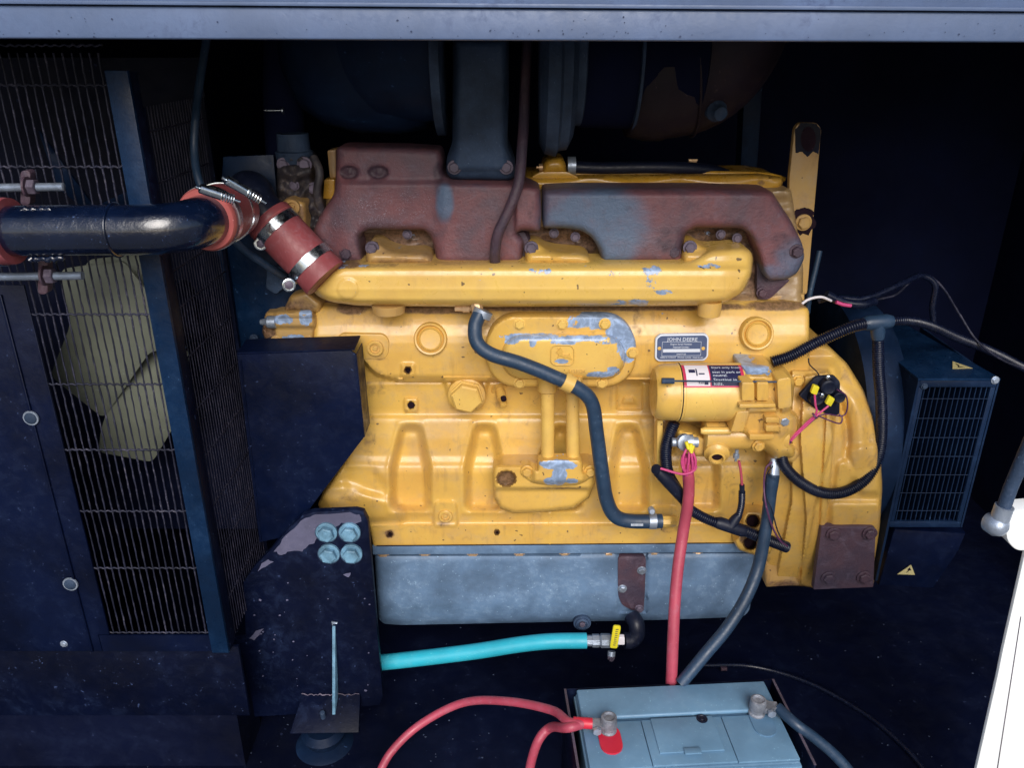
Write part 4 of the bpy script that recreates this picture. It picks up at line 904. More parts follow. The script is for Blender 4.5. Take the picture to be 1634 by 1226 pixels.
for px, py, Y, r in ((1201, 832, -.014, 10.2), (1197, 867, -.014, 10.2), (808, 764, -.008, 14.5), (622, 853, .012, 4), (793, 850, .012, 3.4), (651, 591, .010, 5), (656, 647, .026, 5)):  # dark discs painted as the shade inside the open holes
    o_ = P(px, py, Y); s_ = sc(o_) * r
    mk('bore_shade', G().lathe(o_, (0, -1, 0), [(-.01, s_), (0, s_ * 1.02), (.0005, s_ * .98)], 20), 'hole', en)
# --- front end bits left of the block
casting('timing_cover', rounded([(424, 498), (500, 494), (504, 520), (500, 554), (430, 556), (418, 530)], 5), .012, .012, 8, 'yellow_dirty', en, 2.8, lambda v: .010 * sm(9 - abs(v[:, 1] - 514), -2, 4) - .008 * sm(8 - abs(v[:, 0] - 432), -2, 4), .05,
        [(450, 510, 20, 9, .9), (470, 543, 26, 10, 1.0), (488, 506, 12, 16, .9)], [(428, 530, 12, 26, .9), (500, 500, 12, 12, .5)], [])
casting('thermostat_flange', rounded([(449, 322), (462, 314), (488, 322), (492, 388), (478, 404), (462, 380), (448, 350)], 6), .005, .012, 8, 'yellow_dirty', en, 3, None, .04, [], [(480, 340, 8, 16, .7), (465, 328, 15, 14, .5)], [])
socket(467, 330, -.008, 12, 'yellow_dirty', en)
for px, py, r in ((440, 543, 6), (492, 543, 6), (486, 508, 5), (446, 508, 4)): bolt(px, py, .0, r, 'yellow_dirty', en, 'cover_bolt')
mk('sensor_body', G().lathe(P(428, 514, .0), (1, 0, 0), [(-.012, .004), (-.004, .006), (.0, .010), (.012, .010), (.014, .007)], 12), 'zinc', en)
mk('greasy_flange', G().plate(rounded([(418, 545), (440, 536), (446, 556), (416, 560)], 3), .0, .02, .001), 'grease', en)
casting('front_elbow', rounded([(452, 496), (464, 470), (490, 462), (515, 484), (510, 500)], 6), .02, .012, 10, 'yellow_dirty', en, 3, None, .04, [], [(480, 490, 34, 16, .6)], [])
mk('head_lug', G().plate(rounded([(517, 286), (534, 286), (534, 318), (515, 318)], 3), .05, .03, .004), 'yellow_deep', en)
mk('head_lug', G().plate(rounded([(522, 240), (536, 238), (536, 284), (526, 284)], 3), .06, .03, .004), 'yellow_dirty', en)

# ------------------------------------------------------------------ turbocharger and the dark parts over the engine
tc = thing('turbocharger', 'dark turbocharger bolted upright onto the rusty exhaust manifold', 'turbocharger', tuple(P(765, 280, .04)))
casting('turbine_foot', rounded([(722, 60), (812, 60), (812, 150), (810, 230), (822, 262), (822, 282), (812, 288), (720, 286), (712, 276), (713, 250), (722, 226)], 8), .012, .018, 14, 'iron', tc, 4,
        lambda v: .010 * sm(44 - abs(v[:, 0] - 767), -8, 10) * sm(272 - v[:, 1], -3, 6), .08, [], [], [])
bolt(725, 267, -.010, 8.5, 'dirty_steel', tc, 'foot_bolt'); bolt(808, 267, -.010, 8.5, 'dirty_steel', tc, 'foot_bolt')
o_ = P(610, 78, .10); mk('compressor_housing', G().lathe(o_, (1, 0, 0), [(-.14, .05), (-.12, .085), (-.09, .105), (-.04, .118), (.02, .120), (.06, .112), (.075, .10)], 48), 'gen', tc)
o_ = P(640, 70, .06); mk('heat_shield', G().lathe(o_, (1, 0, .1), [(-.08, .075), (-.04, .098), (.02, .108), (.055, .109)], 48), 'gen', tc)
o_ = P(703, 78, .06); mk('vee_clamp', G().lathe(o_, (1, 0, 0), [(-.008, .108), (-.006, .118), (.006, .118), (.008, .108)], 48), 'iron', tc)
o_ = P(888, 92, .055); mk('turbine_housing', G().lathe(o_, (1, 0, 0), [(-.026, .06), (-.024, .118), (-.016, .132), (.0, .136), (.004, .128), (.016, .126), (.024, .11), (.026, .07)], 56), 'iron', tc)
o_ = P(921, 80, .06); mk('outlet_clamp', G().lathe(o_, (1, 0, 0), [(-.008, .098), (-.007, .103), (.006, .103), (.008, .098)], 48), 'iron', tc)
ex = thing('exhaust_duct', 'dark exhaust elbow with a weld seam behind the turbocharger, clamp bolt at its end', 'pipe', tuple(P(1040, 150, .1)))
o_ = P(925, 82, .08); mk('duct_sleeve', G().lathe(o_, (1, 0, 0), [(0, .105), (.10, .108), (.165, .108), (.17, .10)], 48), 'wallblack', ex)
w_ = splw([P(1010, 90, .09), P(1060, 92, .09), P(1100, 80, .09), P(1128, 40, .09), P(1135, -10, .09)], 7)
M['duct'] = paint('brown_black_duct', (0.022, 0.015, 0.022), 0.45, 0.4, 0.6, (0.05, 0.03, 0.03), 0.4, 0, 10, spec=0.2)
mk('elbow', G().tube(w_, [.112, .114, .115, .116, .117, .117, .117] + [.114] * (len(w_) - 7), 40), 'duct', ex, 80)
pts = [w_[12] + Vector((math.cos(a) * .0, -math.sin(a) * .116, -math.cos(a) * .116)) + Vector((.02 * math.cos(a), 0, 0)) for a in [k * .09 for k in range(28)]]
mk('weld_seam', G().tube(pts, .0018, 8), 'duct', ex, 80)
o_ = P(1145, 178, .0); s_ = sc(o_); mk('clamp_bolt', G().lathe(o_, (.2, -1, -.2), [(-.03, 17 * s_), (-.002, 17 * s_), (0, 15 * s_), (.004, 12 * s_), (.012, 11 * s_), (.014, 8 * s_)], 16), 'iron', ex)
mk('duct_flange', G().lathe(P(1010, 84, .08), (1, 0, 0), [(-.003, .106), (-.002, .1125), (.002, .1125), (.003, .106)], 56), 'iron', ex)
o = cable([(842, 55, .05), (838, 130, .03), (836, 190, .01), (833, 235, -.012), (828, 290, -.035), (812, 335, -.042), (795, 372, -.042), (790, 400, -.035), (790, 424, -.02)], 8.6, 'rust_plate', 'oil_line')
tag(o, 'purple brown oil line curving down in front of the rusty manifold', 'pipe')
hs = thing('breather_hose', 'thick black hose with a silver clamp lying above the valve cover', 'hose', tuple(P(1000, 268, .1)))
cable([(912, 266, .09), (960, 268, .09), (1030, 267, .09), (1090, 268, .095), (1135, 272, .11), (1160, 280, .13)], 9.5, 'rubber_black', 'hose', hs)
mk('clamp', G().lathe(P(912, 264, .09), (1, 0, 0), [(-.006, .011), (-.006, .0135), (.006, .0135), (.006, .011)], 24), 'zinc', hs)
# ------------------------------------------------------------------ starter motor
st = thing('starter_motor', 'yellow starter motor with a peeling warning sticker bolted under the nameplate', 'starter', tuple(P(1150, 650, -.05)))
ys = -.055
cA = P(1084, 626, ys); cB = P(1180, 626, ys); s_ = sc(cA); Rr = 47 * s_
o_ = cA
body = mk('motor_body', G().lathe(cA, (1, 0, 0), [(-.006, Rr * .98), (-.004, Rr), (0, Rr), (.0005, Rr * .985), (.0015, Rr * .985), (.002, Rr), ((cB - cA).length - .001, Rr), ((cB - cA).length, Rr * .98)], 72), 'yellow_clean', st, 35)
mk('end_cap', G().lathe(P(1080, 626, ys), (-1, 0, 0), [(-.002, Rr * .97), (.010, Rr * .97), (.022, Rr * .955), (.031, Rr * .90), (.036, Rr * .80), (.037, Rr * .3)], 56), 'yellow', st, 35)
mk('cap_joint', G().lathe(P(1081, 626, ys), (-1, 0, 0), [(-.0008, Rr * 1.0), (-.0008, Rr * 1.005), (.0008, Rr * 1.005), (.0008, Rr)], 56), 'hole', st)
# sticker wrapped on the upper front of the body
def cyl(px0, px1, a0, a1, rr, m, name, par, n=12):
    g = G(); x0 = P(px0, 626, ys).x; x1 = P(px1, 626, ys).x; v = []; f = []
    for k in range(n + 1):
        a = R(a0 + (a1 - a0) * k / n)
        y = cA.y - math.cos(a) * rr; z = cA.z + math.sin(a) * rr
        v += [(x0, y, z), (x1, y, z)]
    for k in range(n): f.append((2 * k, 2 * k + 1, 2 * k + 3, 2 * k + 2))
    g.add(v, f); return mk(name, g, m, par, 80)
dec = cyl(1082, 1176, 32, 86, Rr + .0008, 'decal_pink', 'sticker', st)
# note: angle measured from the viewer's side up over the top
cyl(1086, 1122, 35, 84, Rr + .0012, 'decal_white', 'sticker_white', dec); cyl(1124, 1171, 35, 84, Rr + .0012, 'decal_navy', 'sticker_navy', dec)
def cyltext(s, size, px, ang, m):
    a = R(ang); rr = Rr + .0018
    x = P(px, 626, ys).x
    text(s, size, m, (x, cA.y - math.cos(a) * rr, cA.z + math.sin(a) * rr), (R(90) - a, 0, 0), dec, 'sticker_lettering', .0001, 'LEFT', 1.15)
for i, (s, a) in enumerate((('Start only from', 75), ('seat in park or', 63), ('neutral.', 55.5), ('Starting in gear', 46), ('kills.', 39))):
    cyltext(s, .0075 if i > 2 else .0062, 1127, a, 'print')
cyltext('R40123', .0042, 1104, 40, 'decal_navy')
cyl(1091, 1101, 62, 70, Rr + .0014, 'decal_navy', 'sticker_mark', dec); cyl(1102, 1104, 55, 72, Rr + .0014, 'decal_navy', 'sticker_mark', dec); cyl(1106, 1115, 58, 61, Rr + .0014, 'decal_navy', 'sticker_mark', dec); cyl(1113, 1119, 37, 43, Rr + .0014, 'decal_navy', 'sticker_mark', dec)
# bare blue patch behind the sticker, drive end casting
def de_fn(v):
    x, y = v[:, 0], v[:, 1]
    z = .006 * sm(sdf(v, rounded([(1183, 610), (1206, 610), (1206, 640), (1183, 640)], 3)), -1, 2) + .006 * sm(sdf(v, rounded([(1209, 610), (1226, 610), (1226, 640), (1209, 640)], 3)), -1, 2)
    z += .010 * sm(sdf(v, rounded([(1172, 650), (1240, 650), (1240, 658), (1172, 660)], 2)), -1, 2)
    z += .008 * sm(sdf(v, rounded([(1172, 662), (1196, 658), (1188, 692), (1164, 692)], 2)), -1, 2)
    z += .012 * sm(sdf(v, rounded([(1240, 608), (1264, 602), (1266, 655), (1246, 660)], 5)), -2, 5)
    z += .010 * sm(sdf(v, rounded([(1222, 668), (1245, 668), (1245, 678), (1222, 678)], 2)), -1, 2) + .010 * sm(sdf(v, rounded([(1222, 681), (1245, 681), (1245, 691), (1222, 691)], 2)), -1, 2)
    z -= .010 * sm(y - 596, 8, -4)
    return z
casting('drive_housing', rounded([(1180, 580), (1232, 582), (1240, 600), (1262, 598), (1268, 606), (1266, 640), (1262, 656), (1274, 664), (1274, 690), (1262, 706), (1270, 716), (1268, 730), (1240, 736), (1222, 720), (1200, 712), (1176, 690), (1184, 640)], 5), -.055, .034, 18, 'yellow', st, 1.7, de_fn, .07,
        [(1205, 590, 24, 9, 1.2), (1190, 584, 16, 7, 1.0), (1225, 592, 8, 9, .6)], [(1236, 590, 10, 12, .5), (1215, 665, 30, 6, .3), (1250, 690, 14, 14, .35), (1218, 600, 30, 4, .5)], [])
mk('through_bolt', G().lathe(P(1056, 608, -.100), (1, 0, -.01), [(0, .0045), (.018, .0045), (.018, .0014), (.178, .0014)], 12), 'iron', st)
mk('solenoid', G().lathe(P(1122, 694, -.06), (1, 0, 0), [(0, .020), (.002, .023), (.10, .023), (.11, .028), (.125, .028)], 36), 'yellow', st)
mk('solenoid_rod', G().lathe(P(1118, 688, -.085), (1, 0, 0), [(0, .004), (.006, .006), (.045, .006), (.046, .004)], 16), 'yellow_clean', st)
casting('solenoid_bracket', rounded([(1080, 684), (1100, 688), (1130, 700), (1140, 716), (1130, 730), (1106, 728), (1100, 706), (1080, 700)], 3), -.055, .012, 6, 'yellow', st, 3, None, .03, [], [], [])
o_ = P(1144, 728, -.085); s_ = sc(o_)
mk('solenoid_cap', G().lathe(o_, (-.15, -1, -.25), [(-.03, 21 * s_), (-.004, 20 * s_), (-.002, 17 * s_), (.002, 14 * s_), (.006, 13 * s_), (.007, 10 * s_), (.001, 8.5 * s_)], 30), 'yellow', st, 35)
mk('cap_hole', G().lathe(o_, (-.15, -1, -.25), [(.0005, 9 * s_), (.0012, 8 * s_)], 20), 'hole', st)
mk('terminal_post', G().lathe(P(1072, 706, -.075), (1, 0, 0), [(0, .007), (.018, .007), (.018, .012), (.032, .012), (.032, .008), (.04, .008)], 14), 'zinc', st)
mk('small_terminal', G().lathe(P(1176, 718, -.07), (0, 0, -1), [(0, .003), (.008, .003), (.008, .005), (.014, .005), (.014, .002), (.02, .002)], 8), 'zinc', st)
for pl, Y, b_ in (([(1184, 611), (1204, 611), (1204, 640), (1184, 640)], -.108, 2), ([(1208, 611), (1227, 611), (1227, 640), (1208, 640)], -.106, 2), ([(1180, 646), (1238, 645), (1238, 651), (1180, 652)], -.112, 1), ([(1176, 658), (1196, 656), (1186, 690), (1166, 690)], -.100, 2), ([(1222, 667), (1243, 667), (1243, 675), (1222, 675)], -.104, 1), ([(1222, 680), (1243, 680), (1243, 689), (1222, 689)], -.104, 1), ([(1240, 606), (1262, 602), (1264, 650), (1242, 654)], -.104, 4), ([(1196, 694), (1236, 694), (1236, 702), (1196, 703)], -.098, 1)):
    mk('cast_rib', G().plate(rounded(pl, b_ + 1), Y, .03, .0014), 'yellow', st)
for px, py in ((1210, 712), (1273, 608), (1251, 672)): bolt(px, py, -.085 if px < 1260 else -.05, 7.5, 'yellow' if px != 1251 else 'zinc', st, 'housing_bolt', .7)
casting('nose_casting', rounded([(1218, 706), (1240, 700), (1270, 708), (1282, 724), (1268, 742), (1236, 738), (1226, 722)], 5), -.04, .02, 10, 'yellow', st, 3, None, .05, [], [], [])
mk('cap_screw', G().lathe(P(1113, 657, ys - Rr * .82), (0, -1, -.4), [(-.002, .0065), (.0003, .0065), (.0006, .006), (.0002, .003)], 20), 'yellow_clean', st)
mk('side_plate', G().plate([(1049, 672), (1058, 672), (1056, 770), (1048, 770)], -.05, .03, .001), 'yellow_clean', st)

# ------------------------------------------------------------------ magnetic switch (relay)
rl = thing('starter_relay', 'black diamond shaped relay with two yellow terminals on the flywheel housing', 'relay', tuple(P(1308, 635, -.05)))
yr = -.052
mk('relay_plate', G().plate(rounded([(1275, 632), (1302, 602), (1332, 600), (1341, 610), (1340, 662), (1326, 664), (1300, 652)], 4), yr, .006, .001), 'rubber_black', rl)
for px, py, r in ((1318, 614, 13), (1335, 630, 10), (1300, 632, 12)):
    o_ = P(px, py, yr); s_ = sc(o_); mk('relay_body', G().lathe(o_, (0, -1, 0), [(0, r * s_), (.012, r * .95 * s_), (.014, r * .75 * s_), (.013, r * .5 * s_)], 24), 'rubber_black', rl)
for px, py in ((1312, 632), (1322, 603)): bolt(px, py, yr - .013, 3, 'steel', rl, 'terminal_screw', .8)
for px, py, a in ((1301, 623, .35), (1325, 641, .5)):
    c_, s2 = math.cos(a), math.sin(a)
    q = [(px + x * c_ - y * s2, py + x * s2 + y * c_) for x, y in ((-5, -7), (5, -7), (5, 7), (-5, 7))]
    mk('crimp_terminal', G().plate(rounded(q, 2), yr - .02, .006, .0008), 'label_yellow', rl)
wr = thing('relay_wires', 'pink and purple wires running from the relay terminals into the black conduit', 'wires', tuple(P(1280, 690, -.06)))
cable([(1300, 630, -.073), (1301, 645, -.075), (1302, 660, -.075), (1284, 678, -.075), (1262, 700, -.075), (1252, 712, -.075), (1248, 726, -.07)], 1.7, 'pink_wire', 'wire', wr)
cable([(1322, 648, -.073), (1312, 656, -.075), (1304, 663, -.078), (1286, 680, -.077), (1264, 702, -.078), (1255, 714, -.077), (1251, 727, -.07)], 1.7, 'pink_wire', 'wire', wr)
cable([(1336, 622, -.068), (1350, 632, -.062), (1352, 652, -.06), (1344, 664, -.06), (1318, 661, -.07), (1303, 667, -.074), (1283, 684, -.074), (1259, 706, -.074), (1247, 724, -.07)], 1.2, 'purple_wire', 'wire', wr)
cable([(1306, 664, -.077), (1325, 672, -.075), (1340, 676, -.07), (1344, 668, -.065), (1338, 660, -.06)], 1.2, 'purple_wire', 'wire', wr)
for px, py in ((1300, 664), (1259, 703)):
    mk('cable_tie', G().lathe(P(px, py, -.076), (1, 0, .9), [(-.0015, .0055), (.0015, .0055)], 12), 'purple_wire', wr)

# ------------------------------------------------------------------ corrugated conduits
cd = thing('wiring_conduit', 'black corrugated conduit looping from the relay wires up over the flywheel housing', 'conduit', tuple(P(1400, 650, -.05)))
corr([(1246, 722, -.07), (1252, 744, -.07), (1275, 768, -.07), (1310, 786, -.065), (1345, 786, -.06), (1378, 768, -.05), (1398, 738, -.04), (1406, 700, -.035), (1406, 640, -.03), (1402, 590, -.025), (1401, 535, -.02)], 8.2, parent=cd)
corr([(1232, 578, -.03), (1262, 568, -.03), (1300, 548, -.03), (1330, 534, -.03), (1362, 521, -.03), (1384, 516, -.025)], 8.6, parent=cd)
corr([(1418, 513, -.02), (1450, 512, -.01), (1485, 520, .02), (1530, 540, .08), (1580, 560, .14), (1640, 590, .2)], 6.5, parent=cd)
mk('conduit_tee', G().tube([P(1378, 517, -.025), P(1384, 516, -.024), P(1415, 513, -.02), P(1424, 513, -.02)], [.009, .0115, .0115, .009], 20), 'rubber', cd, 40)
mk('conduit_tee_leg', G().tube([P(1400, 514, -.022), P(1401, 532, -.022), P(1401, 541, -.022)], [.0105, .0105, .0088], 20), 'rubber', cd, 40)
mk('tie_tail', G().tube(spl([(1290, 572, -.04), (1292, 582, -.04), (1304, 594, -.035), (1308, 602, -.035)], 5), .0010, 6), 'rubber_black', cd)
cd = thing('wiring_conduit', 'black corrugated conduit hanging under the starter and ending at the flywheel housing', 'conduit', tuple(P(1120, 800, -.07)))
corr([(1076, 674, -.06), (1066, 700, -.062), (1062, 725, -.064), (1066, 756, -.066), (1080, 782, -.066)], 8.6, parent=cd)
corr([(1088, 792, -.066), (1100, 812, -.068), (1122, 826, -.07), (1146, 836, -.072)], 7.6, parent=cd)
corr([(1186, 846, -.074), (1215, 858, -.072), (1256, 874, -.06)], 8.2, parent=cd)
corr([(1178, 826, -.072), (1183, 806, -.072), (1184, 784, -.072)], 5.0, parent=cd)
mk('conduit_tee', G().tube([P(1142, 834, -.072), P(1148, 835, -.072), P(1184, 847, -.074), P(1190, 849, -.074)], [.0085, .0105, .0105, .0085], 20), 'rubber_black', cd, 40)
mk('conduit_tee_leg', G().tube([P(1166, 840, -.074), P(1174, 828, -.072), P(1179, 822, -.072)], [.0095, .008, .006], 16), 'rubber_black', cd, 40)
mk('rubber_boot', G().tube([P(1046, 748, -.078), P(1050, 752, -.078), P(1066, 768, -.078), P(1082, 786, -.074), P(1092, 800, -.07)], [.007, .0092, .0108, .0102, .008], 18), 'rubber_black', cd, 60)
mk('boot_ring', G().lathe(P(1049, 750, -.080), (-.7, -.5, .5), [(0, .006), (.003, .0085), (.0055, .008), (.006, .004)], 18), 'rubber_black', cd)
cable([(1179, 736, -.074), (1182, 752, -.074), (1184, 775, -.073), (1184, 786, -.072)], 2.2, 'red_cable', 'sense_wire', cd)
mk('wire_sleeve', G().tube([P(1184, 774, -.073), P(1184, 790, -.072)], .0042, 12), 'rubber_black', cd)

pw = thing('pink_terminal_wires', 'bundle of pink wires with yellow crimps looping round the red starter cable', 'wires', tuple(P(1097, 720, -.09)))
for (a, b, c, d) in (((1098, 712), (1090, 730), (1092, 748), (1096, 765)), ((1102, 714), (1104, 730), (1105, 748), (1100, 766)), ((1100, 712), (1099, 735), (1097, 750), (1097, 770)), ((1103, 716), (1110, 736), (1106, 752), (1098, 756)), ((1104, 730), (1110, 748), (1090, 757), (1054, 748)), ((1096, 716), (1088, 735), (1092, 752), (1100, 745))):
    cable([(*a, -.095), (*b, -.10), (*c, -.10), (*d, -.095 if d[0] > 1060 else -.088)], 2.1, 'pink_wire', 'wire', pw, 8, 8)
for px, py, a in ((1098, 712, .3), (1103, 715, -.5), (1105, 718, -.9)):
    p0 = P(px - 4 * math.sin(a) - 2, py - 7, -.098); p1 = P(px + 3 * math.sin(a), py + 5, -.101)
    mk('crimp_terminal', G().tube([p0, p1], .0030, 8), 'label_yellow', pw, 60)
# ------------------------------------------------------------------ battery cables
rc = thing('red_battery_cable', 'thick red cable hanging from the starter down behind the battery', 'cable', tuple(P(1085, 900, -.1)))
cable([(1096, 738, -.09), (1099, 765, -.092), (1098, 800, -.095), (1090, 850, -.10), (1082, 905, -.12), (1077, 960, -.14), (1074, 1020, -.16), (1071, 1095, -.18)], 9.2, 'red_cable', 'cable', rc, 10, 20)
mk('shrink_sleeve', G().tube([P(1095, 728, -.09), P(1098, 775, -.092)], 8.0 * .00096, 18), 'pink_wire', rc, 60)
mk('cable_lug', G().lathe(P(1092, 706, -.08), (.3, -1, .2), [(-.004, .013), (.004, .013), (.006, .009)], 16), 'zinc', rc)
bc = thing('black_battery_cable', 'thick blue black cable curving from the flywheel housing down behind the battery', 'cable', tuple(P(1200, 900, -.1)))
cable([(1232, 760, -.075), (1228, 800, -.078), (1221, 850, -.088), (1210, 905, -.10), (1190, 955, -.125), (1160, 1003, -.15), (1125, 1045, -.17), (1086, 1092, -.19)], 9.8, 'rubber', 'cable', bc, 10, 20)
mk('shrink_sleeve', G().tube([P(1236, 758, -.074), P(1232, 772, -.075), P(1228, 790, -.077), P(1227, 800, -.078)], [8 * .001, 10 * .001, .0105, .0105], 18), 'rubber', bc, 60)
mk('ring_lug', G().tube([P(1238, 734, -.06), P(1237, 748, -.07), P(1236, 764, -.074)], [.009, .007, .008], 14, True, .5), 'zinc', bc, 60)
bolt(1236, 741, -.062, 7, 'dirty_steel', bc, 'lug_bolt')
w2 = thing('thin_ground_wires', 'thin dark wires twisted loosely round the blue black cable', 'wires', tuple(P(1220, 800, -.1)))
cable([(1232, 738, -.08), (1222, 748, -.085), (1219, 775, -.088), (1222, 805, -.10), (1232, 840, -.10), (1244, 862, -.095), (1256, 872, -.085)], 1.5, 'purple_wire', 'wire', w2)
cable([(1234, 744, -.085), (1224, 758, -.088), (1222, 790, -.09), (1232, 815, -.098), (1240, 845, -.098), (1250, 866, -.09)], 1.1, 'rubber_black', 'wire', w2)
# blue-black coolant hose across the front
hs = thing('coolant_hose', 'blue black rubber hose bending across the cooler cover down to the brass elbow', 'hose', tuple(P(940, 680, -.07)))
cable([(765, 502, -.055), (758, 522, -.065), (762, 548, -.072), (785, 566, -.076), (830, 580, -.078), (880, 600, -.078), (925, 622, -.078), (945, 645, -.076), (952, 690, -.072), (960, 750, -.068), (968, 798, -.064), (982, 824, -.062), (1008, 832, -.060), (1056, 832, -.058)], 11.6, 'rubber', 'hose', hs, 12, 24)
o_ = P(906, 611, -.078); d_ = (P(925, 622, -.078) - P(880, 600, -.078)).normalized()
mk('hose_strap', G().lathe(o_, d_, [(-.008, .0115), (-.008, .0136), (.008, .0136), (.008, .0115)], 32), 'yellow_clean', hs)
mk('strap_tab', G().plate(rounded([(916, 612), (926, 606), (932, 622), (922, 630)], 2), -.062, .014, .001), 'yellow_clean', hs)
o_ = P(1041, 832, -.059); mk('clamp', G().lathe(o_, (1, 0, 0), [(-.006, .0112), (-.006, .0132), (.006, .0132), (.006, .0112)], 32), 'zinc', hs)
mk('clamp_screw', G().lathe(P(1040, 816, -.07), (0, -1, .2), [(-.008, .0055), (.002, .0055), (.004, .004)], 14), 'zinc', hs)
g = G()
x_ = 1007
while x_ < 1026:
    g.plate([(x_, 836.5), (x_ + 1.2, 836.5), (x_ + 1.2, 840), (x_, 840)], -.0725, .001); x_ += 2.0
mk('hose_print', g, 'print', hs)
mk('elbow_fitting', G().tube([P(1054, 832, -.055), P(1066, 832, -.055), P(1072, 832, -.05), P(1074, 832, -.03)], [.009, .0095, .0095, .011], 8), 'yellow_clean', hs, 30)
mk('upper_clamp', G().lathe(P(770, 500, -.05), (.5, .2, 1), [(-.005, .0125), (-.005, .0145), (.005, .0145), (.005, .0125)], 24), 'zinc', hs)

# ------------------------------------------------------------------ oil drain hose with valve
dh = thing('drain_hose', 'bright turquoise drain hose running left from the yellow handled valve', 'hose', tuple(P(760, 1040, -.03)))
cable([(560, 1062, -.03), (608, 1058, -.03), (680, 1050, -.035), (760, 1040, -.04), (830, 1029, -.045), (880, 1024, -.05), (936, 1023, -.05)], 12.4, 'cyan_hose', 'hose', dh, 8, 24)
dv = thing('drain_valve', 'small steel ball valve with a yellow lever at the end of the turquoise hose', 'valve', tuple(P(970, 1025, -.05)))
mk('valve_body', G().lathe(P(936, 1023, -.05), (1, 0, 0), [(0, .0095), (.010, .0095), (.010, .0115), (.022, .0115), (.022, .009), (.026, .0125), (.040, .0125), (.044, .0105), (.056, .0105)], 8), 'zinc', dv, 25)
mk('valve_lever', G().plate(rounded([(979, 1000), (991, 1001), (985, 1036), (973, 1035)], 3), -.068, .004, .0008), 'label_yellow', dv)
g = G()
for r_i in range(9):
    yy = 1005 + r_i * 3.1; xx = 985 - r_i * .55
    g.plate([(xx - 2.2, yy), (xx + random.uniform(.5, 2.6), yy + .2), (xx + 1.8, yy + 1.1), (xx - 2.4, yy + .9)], -.0685, .0006)
mk('lever_print', g, 'decal_navy', dv)
mk('valve_stem', G().lathe(P(976, 1040, -.055), (-.1, -.5, -1), [(0, .007), (.008, .007), (.008, .0055), (.012, .0055)], 12), 'zinc', dv)
mk('lever_nut', G().lathe(P(975, 1048, -.058), (0, -1, -.1), [(-.004, .007), (.004, .007), (.005, .0045), (.009, .004)], 6), 'dirty_steel', dv)
mk('white_tag', G().plate(rounded([(984, 1018), (997, 1018), (997, 1030), (986, 1030)], 2), -.062, .008, .001), 'decal_white', dv)
o = cable([(996, 1023, -.045), (1008, 1022, -.043), (1016, 1012, -.04), (1015, 996, -.034), (1008, 984, -.02)], 13.2, 'rubber_black', 'drain_elbow')
tag(o, 'black rubber elbow joining the grey pan to the yellow lever valve', 'elbow')

# ------------------------------------------------------------------ battery on the floor
bz = .200
A = PZ(918, 1103, bz); B = PZ(1220, 1089, bz); u = (B - A); u.z = 0; Lb = u.length; u = u.normalized(); n_ = Vector((u.y, -u.x, 0)); Wb = .150
bt = thing('battery', 'grey blue battery with a red positive terminal standing on the floor in front', 'battery', tuple(Vector((A.x, A.y, 0)) + u * Lb / 2 + n_ * Wb / 2))
def Bp(s, t, z): return A + u * (s * Lb) + n_ * (t * Wb) + Vector((0, 0, z - bz))
def bblock(s0, s1, t0, t1, z0, z1, m, name, bev=.002, par=bt, seg=2):
    bm = bmesh.new(); vs = [bm.verts.new(Bp(s, t, z)) for z in (z0, z1) for s, t in ((s0, t0), (s1, t0), (s1, t1), (s0, t1))]
    for q in ((0, 1, 2, 3), (4, 5, 6, 7), (0, 1, 5, 4), (1, 2, 6, 5), (2, 3, 7, 6), (3, 0, 4, 7)): bm.faces.new([vs[i] for i in q])
    bmesh.ops.recalc_face_normals(bm, faces=bm.faces)
    if bev: bmesh.ops.bevel(bm, geom=list(bm.edges), offset=bev, segments=seg, profile=.5, affect='EDGES', clamp_overlap=True)
    bm.verts.index_update(); g = G().add([v.co.copy() for v in bm.verts], [[v.index for v in f.verts] for f in bm.faces]); bm.free()
    return mk(name, g, m, par, 30)
bblock(.01, .99, .02, .98, .001, bz - .022, 'battery_dark', 'case', .004)
bblock(-.008, 1.008, -.01, 1.02, bz - .021, bz - .012, 'battery', 'lid_rim', .002)
bblock(0, 1, .0, 1.0, bz - .0115, bz - .0055, 'battery_dark', 'lid', .003)
bblock(.005, .995, .005, .40, bz - .0035, bz + .004, 'battery', 'lid_step', .003, seg=3)
# cut lines of the centre cover: thin raised panels with gaps
bblock(.30, .70, .43, .985, bz - .005, bz - .0012, 'battery', 'centre_cover', .0006)
bblock(.345, .655, .435, .86, bz - .0008, bz + .0018, 'battery', 'cover_hatch', .0006)
bblock(.46, .54, .83, .90, bz + .0015, bz + .0045, 'battery', 'hatch_latch', .0008)
bblock(.004, .296, .43, .992, bz - .005, bz - .0015, 'battery', 'lid_cheek', .0006); bblock(.704, .996, .43, .992, bz - .005, bz - .0015, 'battery', 'lid_cheek', .0006)
o_ = Bp(.60, .47, bz + .001); mk('state_eye', G().lathe(o_, (0, 0, 1), [(0, .0085), (.0015, .0085), (.002, .0065), (.001, .0055), (.001, .003), (.0018, .0025)], 24), 'rubber_black', bt)
def slot(s, t, ln, wd, z, h, m, name, par):
    c = Bp(s, t, z); pts = []
    for cy_, a0 in ((ln / 2, 0), (-ln / 2, 180)):
        for k in range(10):
            a = R(a0 + 180 * k / 9); pts.append(c + u * (math.cos(a) * wd) + n_ * (cy_ + math.sin(a) * wd))
    return mk(name, G().prism(pts, Vector((0, 0, h)), .0), m, par)
slot(.125, .66, .020, .0165, bz - .002, .0035, 'red_plastic', 'positive_mark', bt); slot(.895, .54, .020, .0165, bz - .002, .0025, 'battery_dark', 'negative_mark', bt)
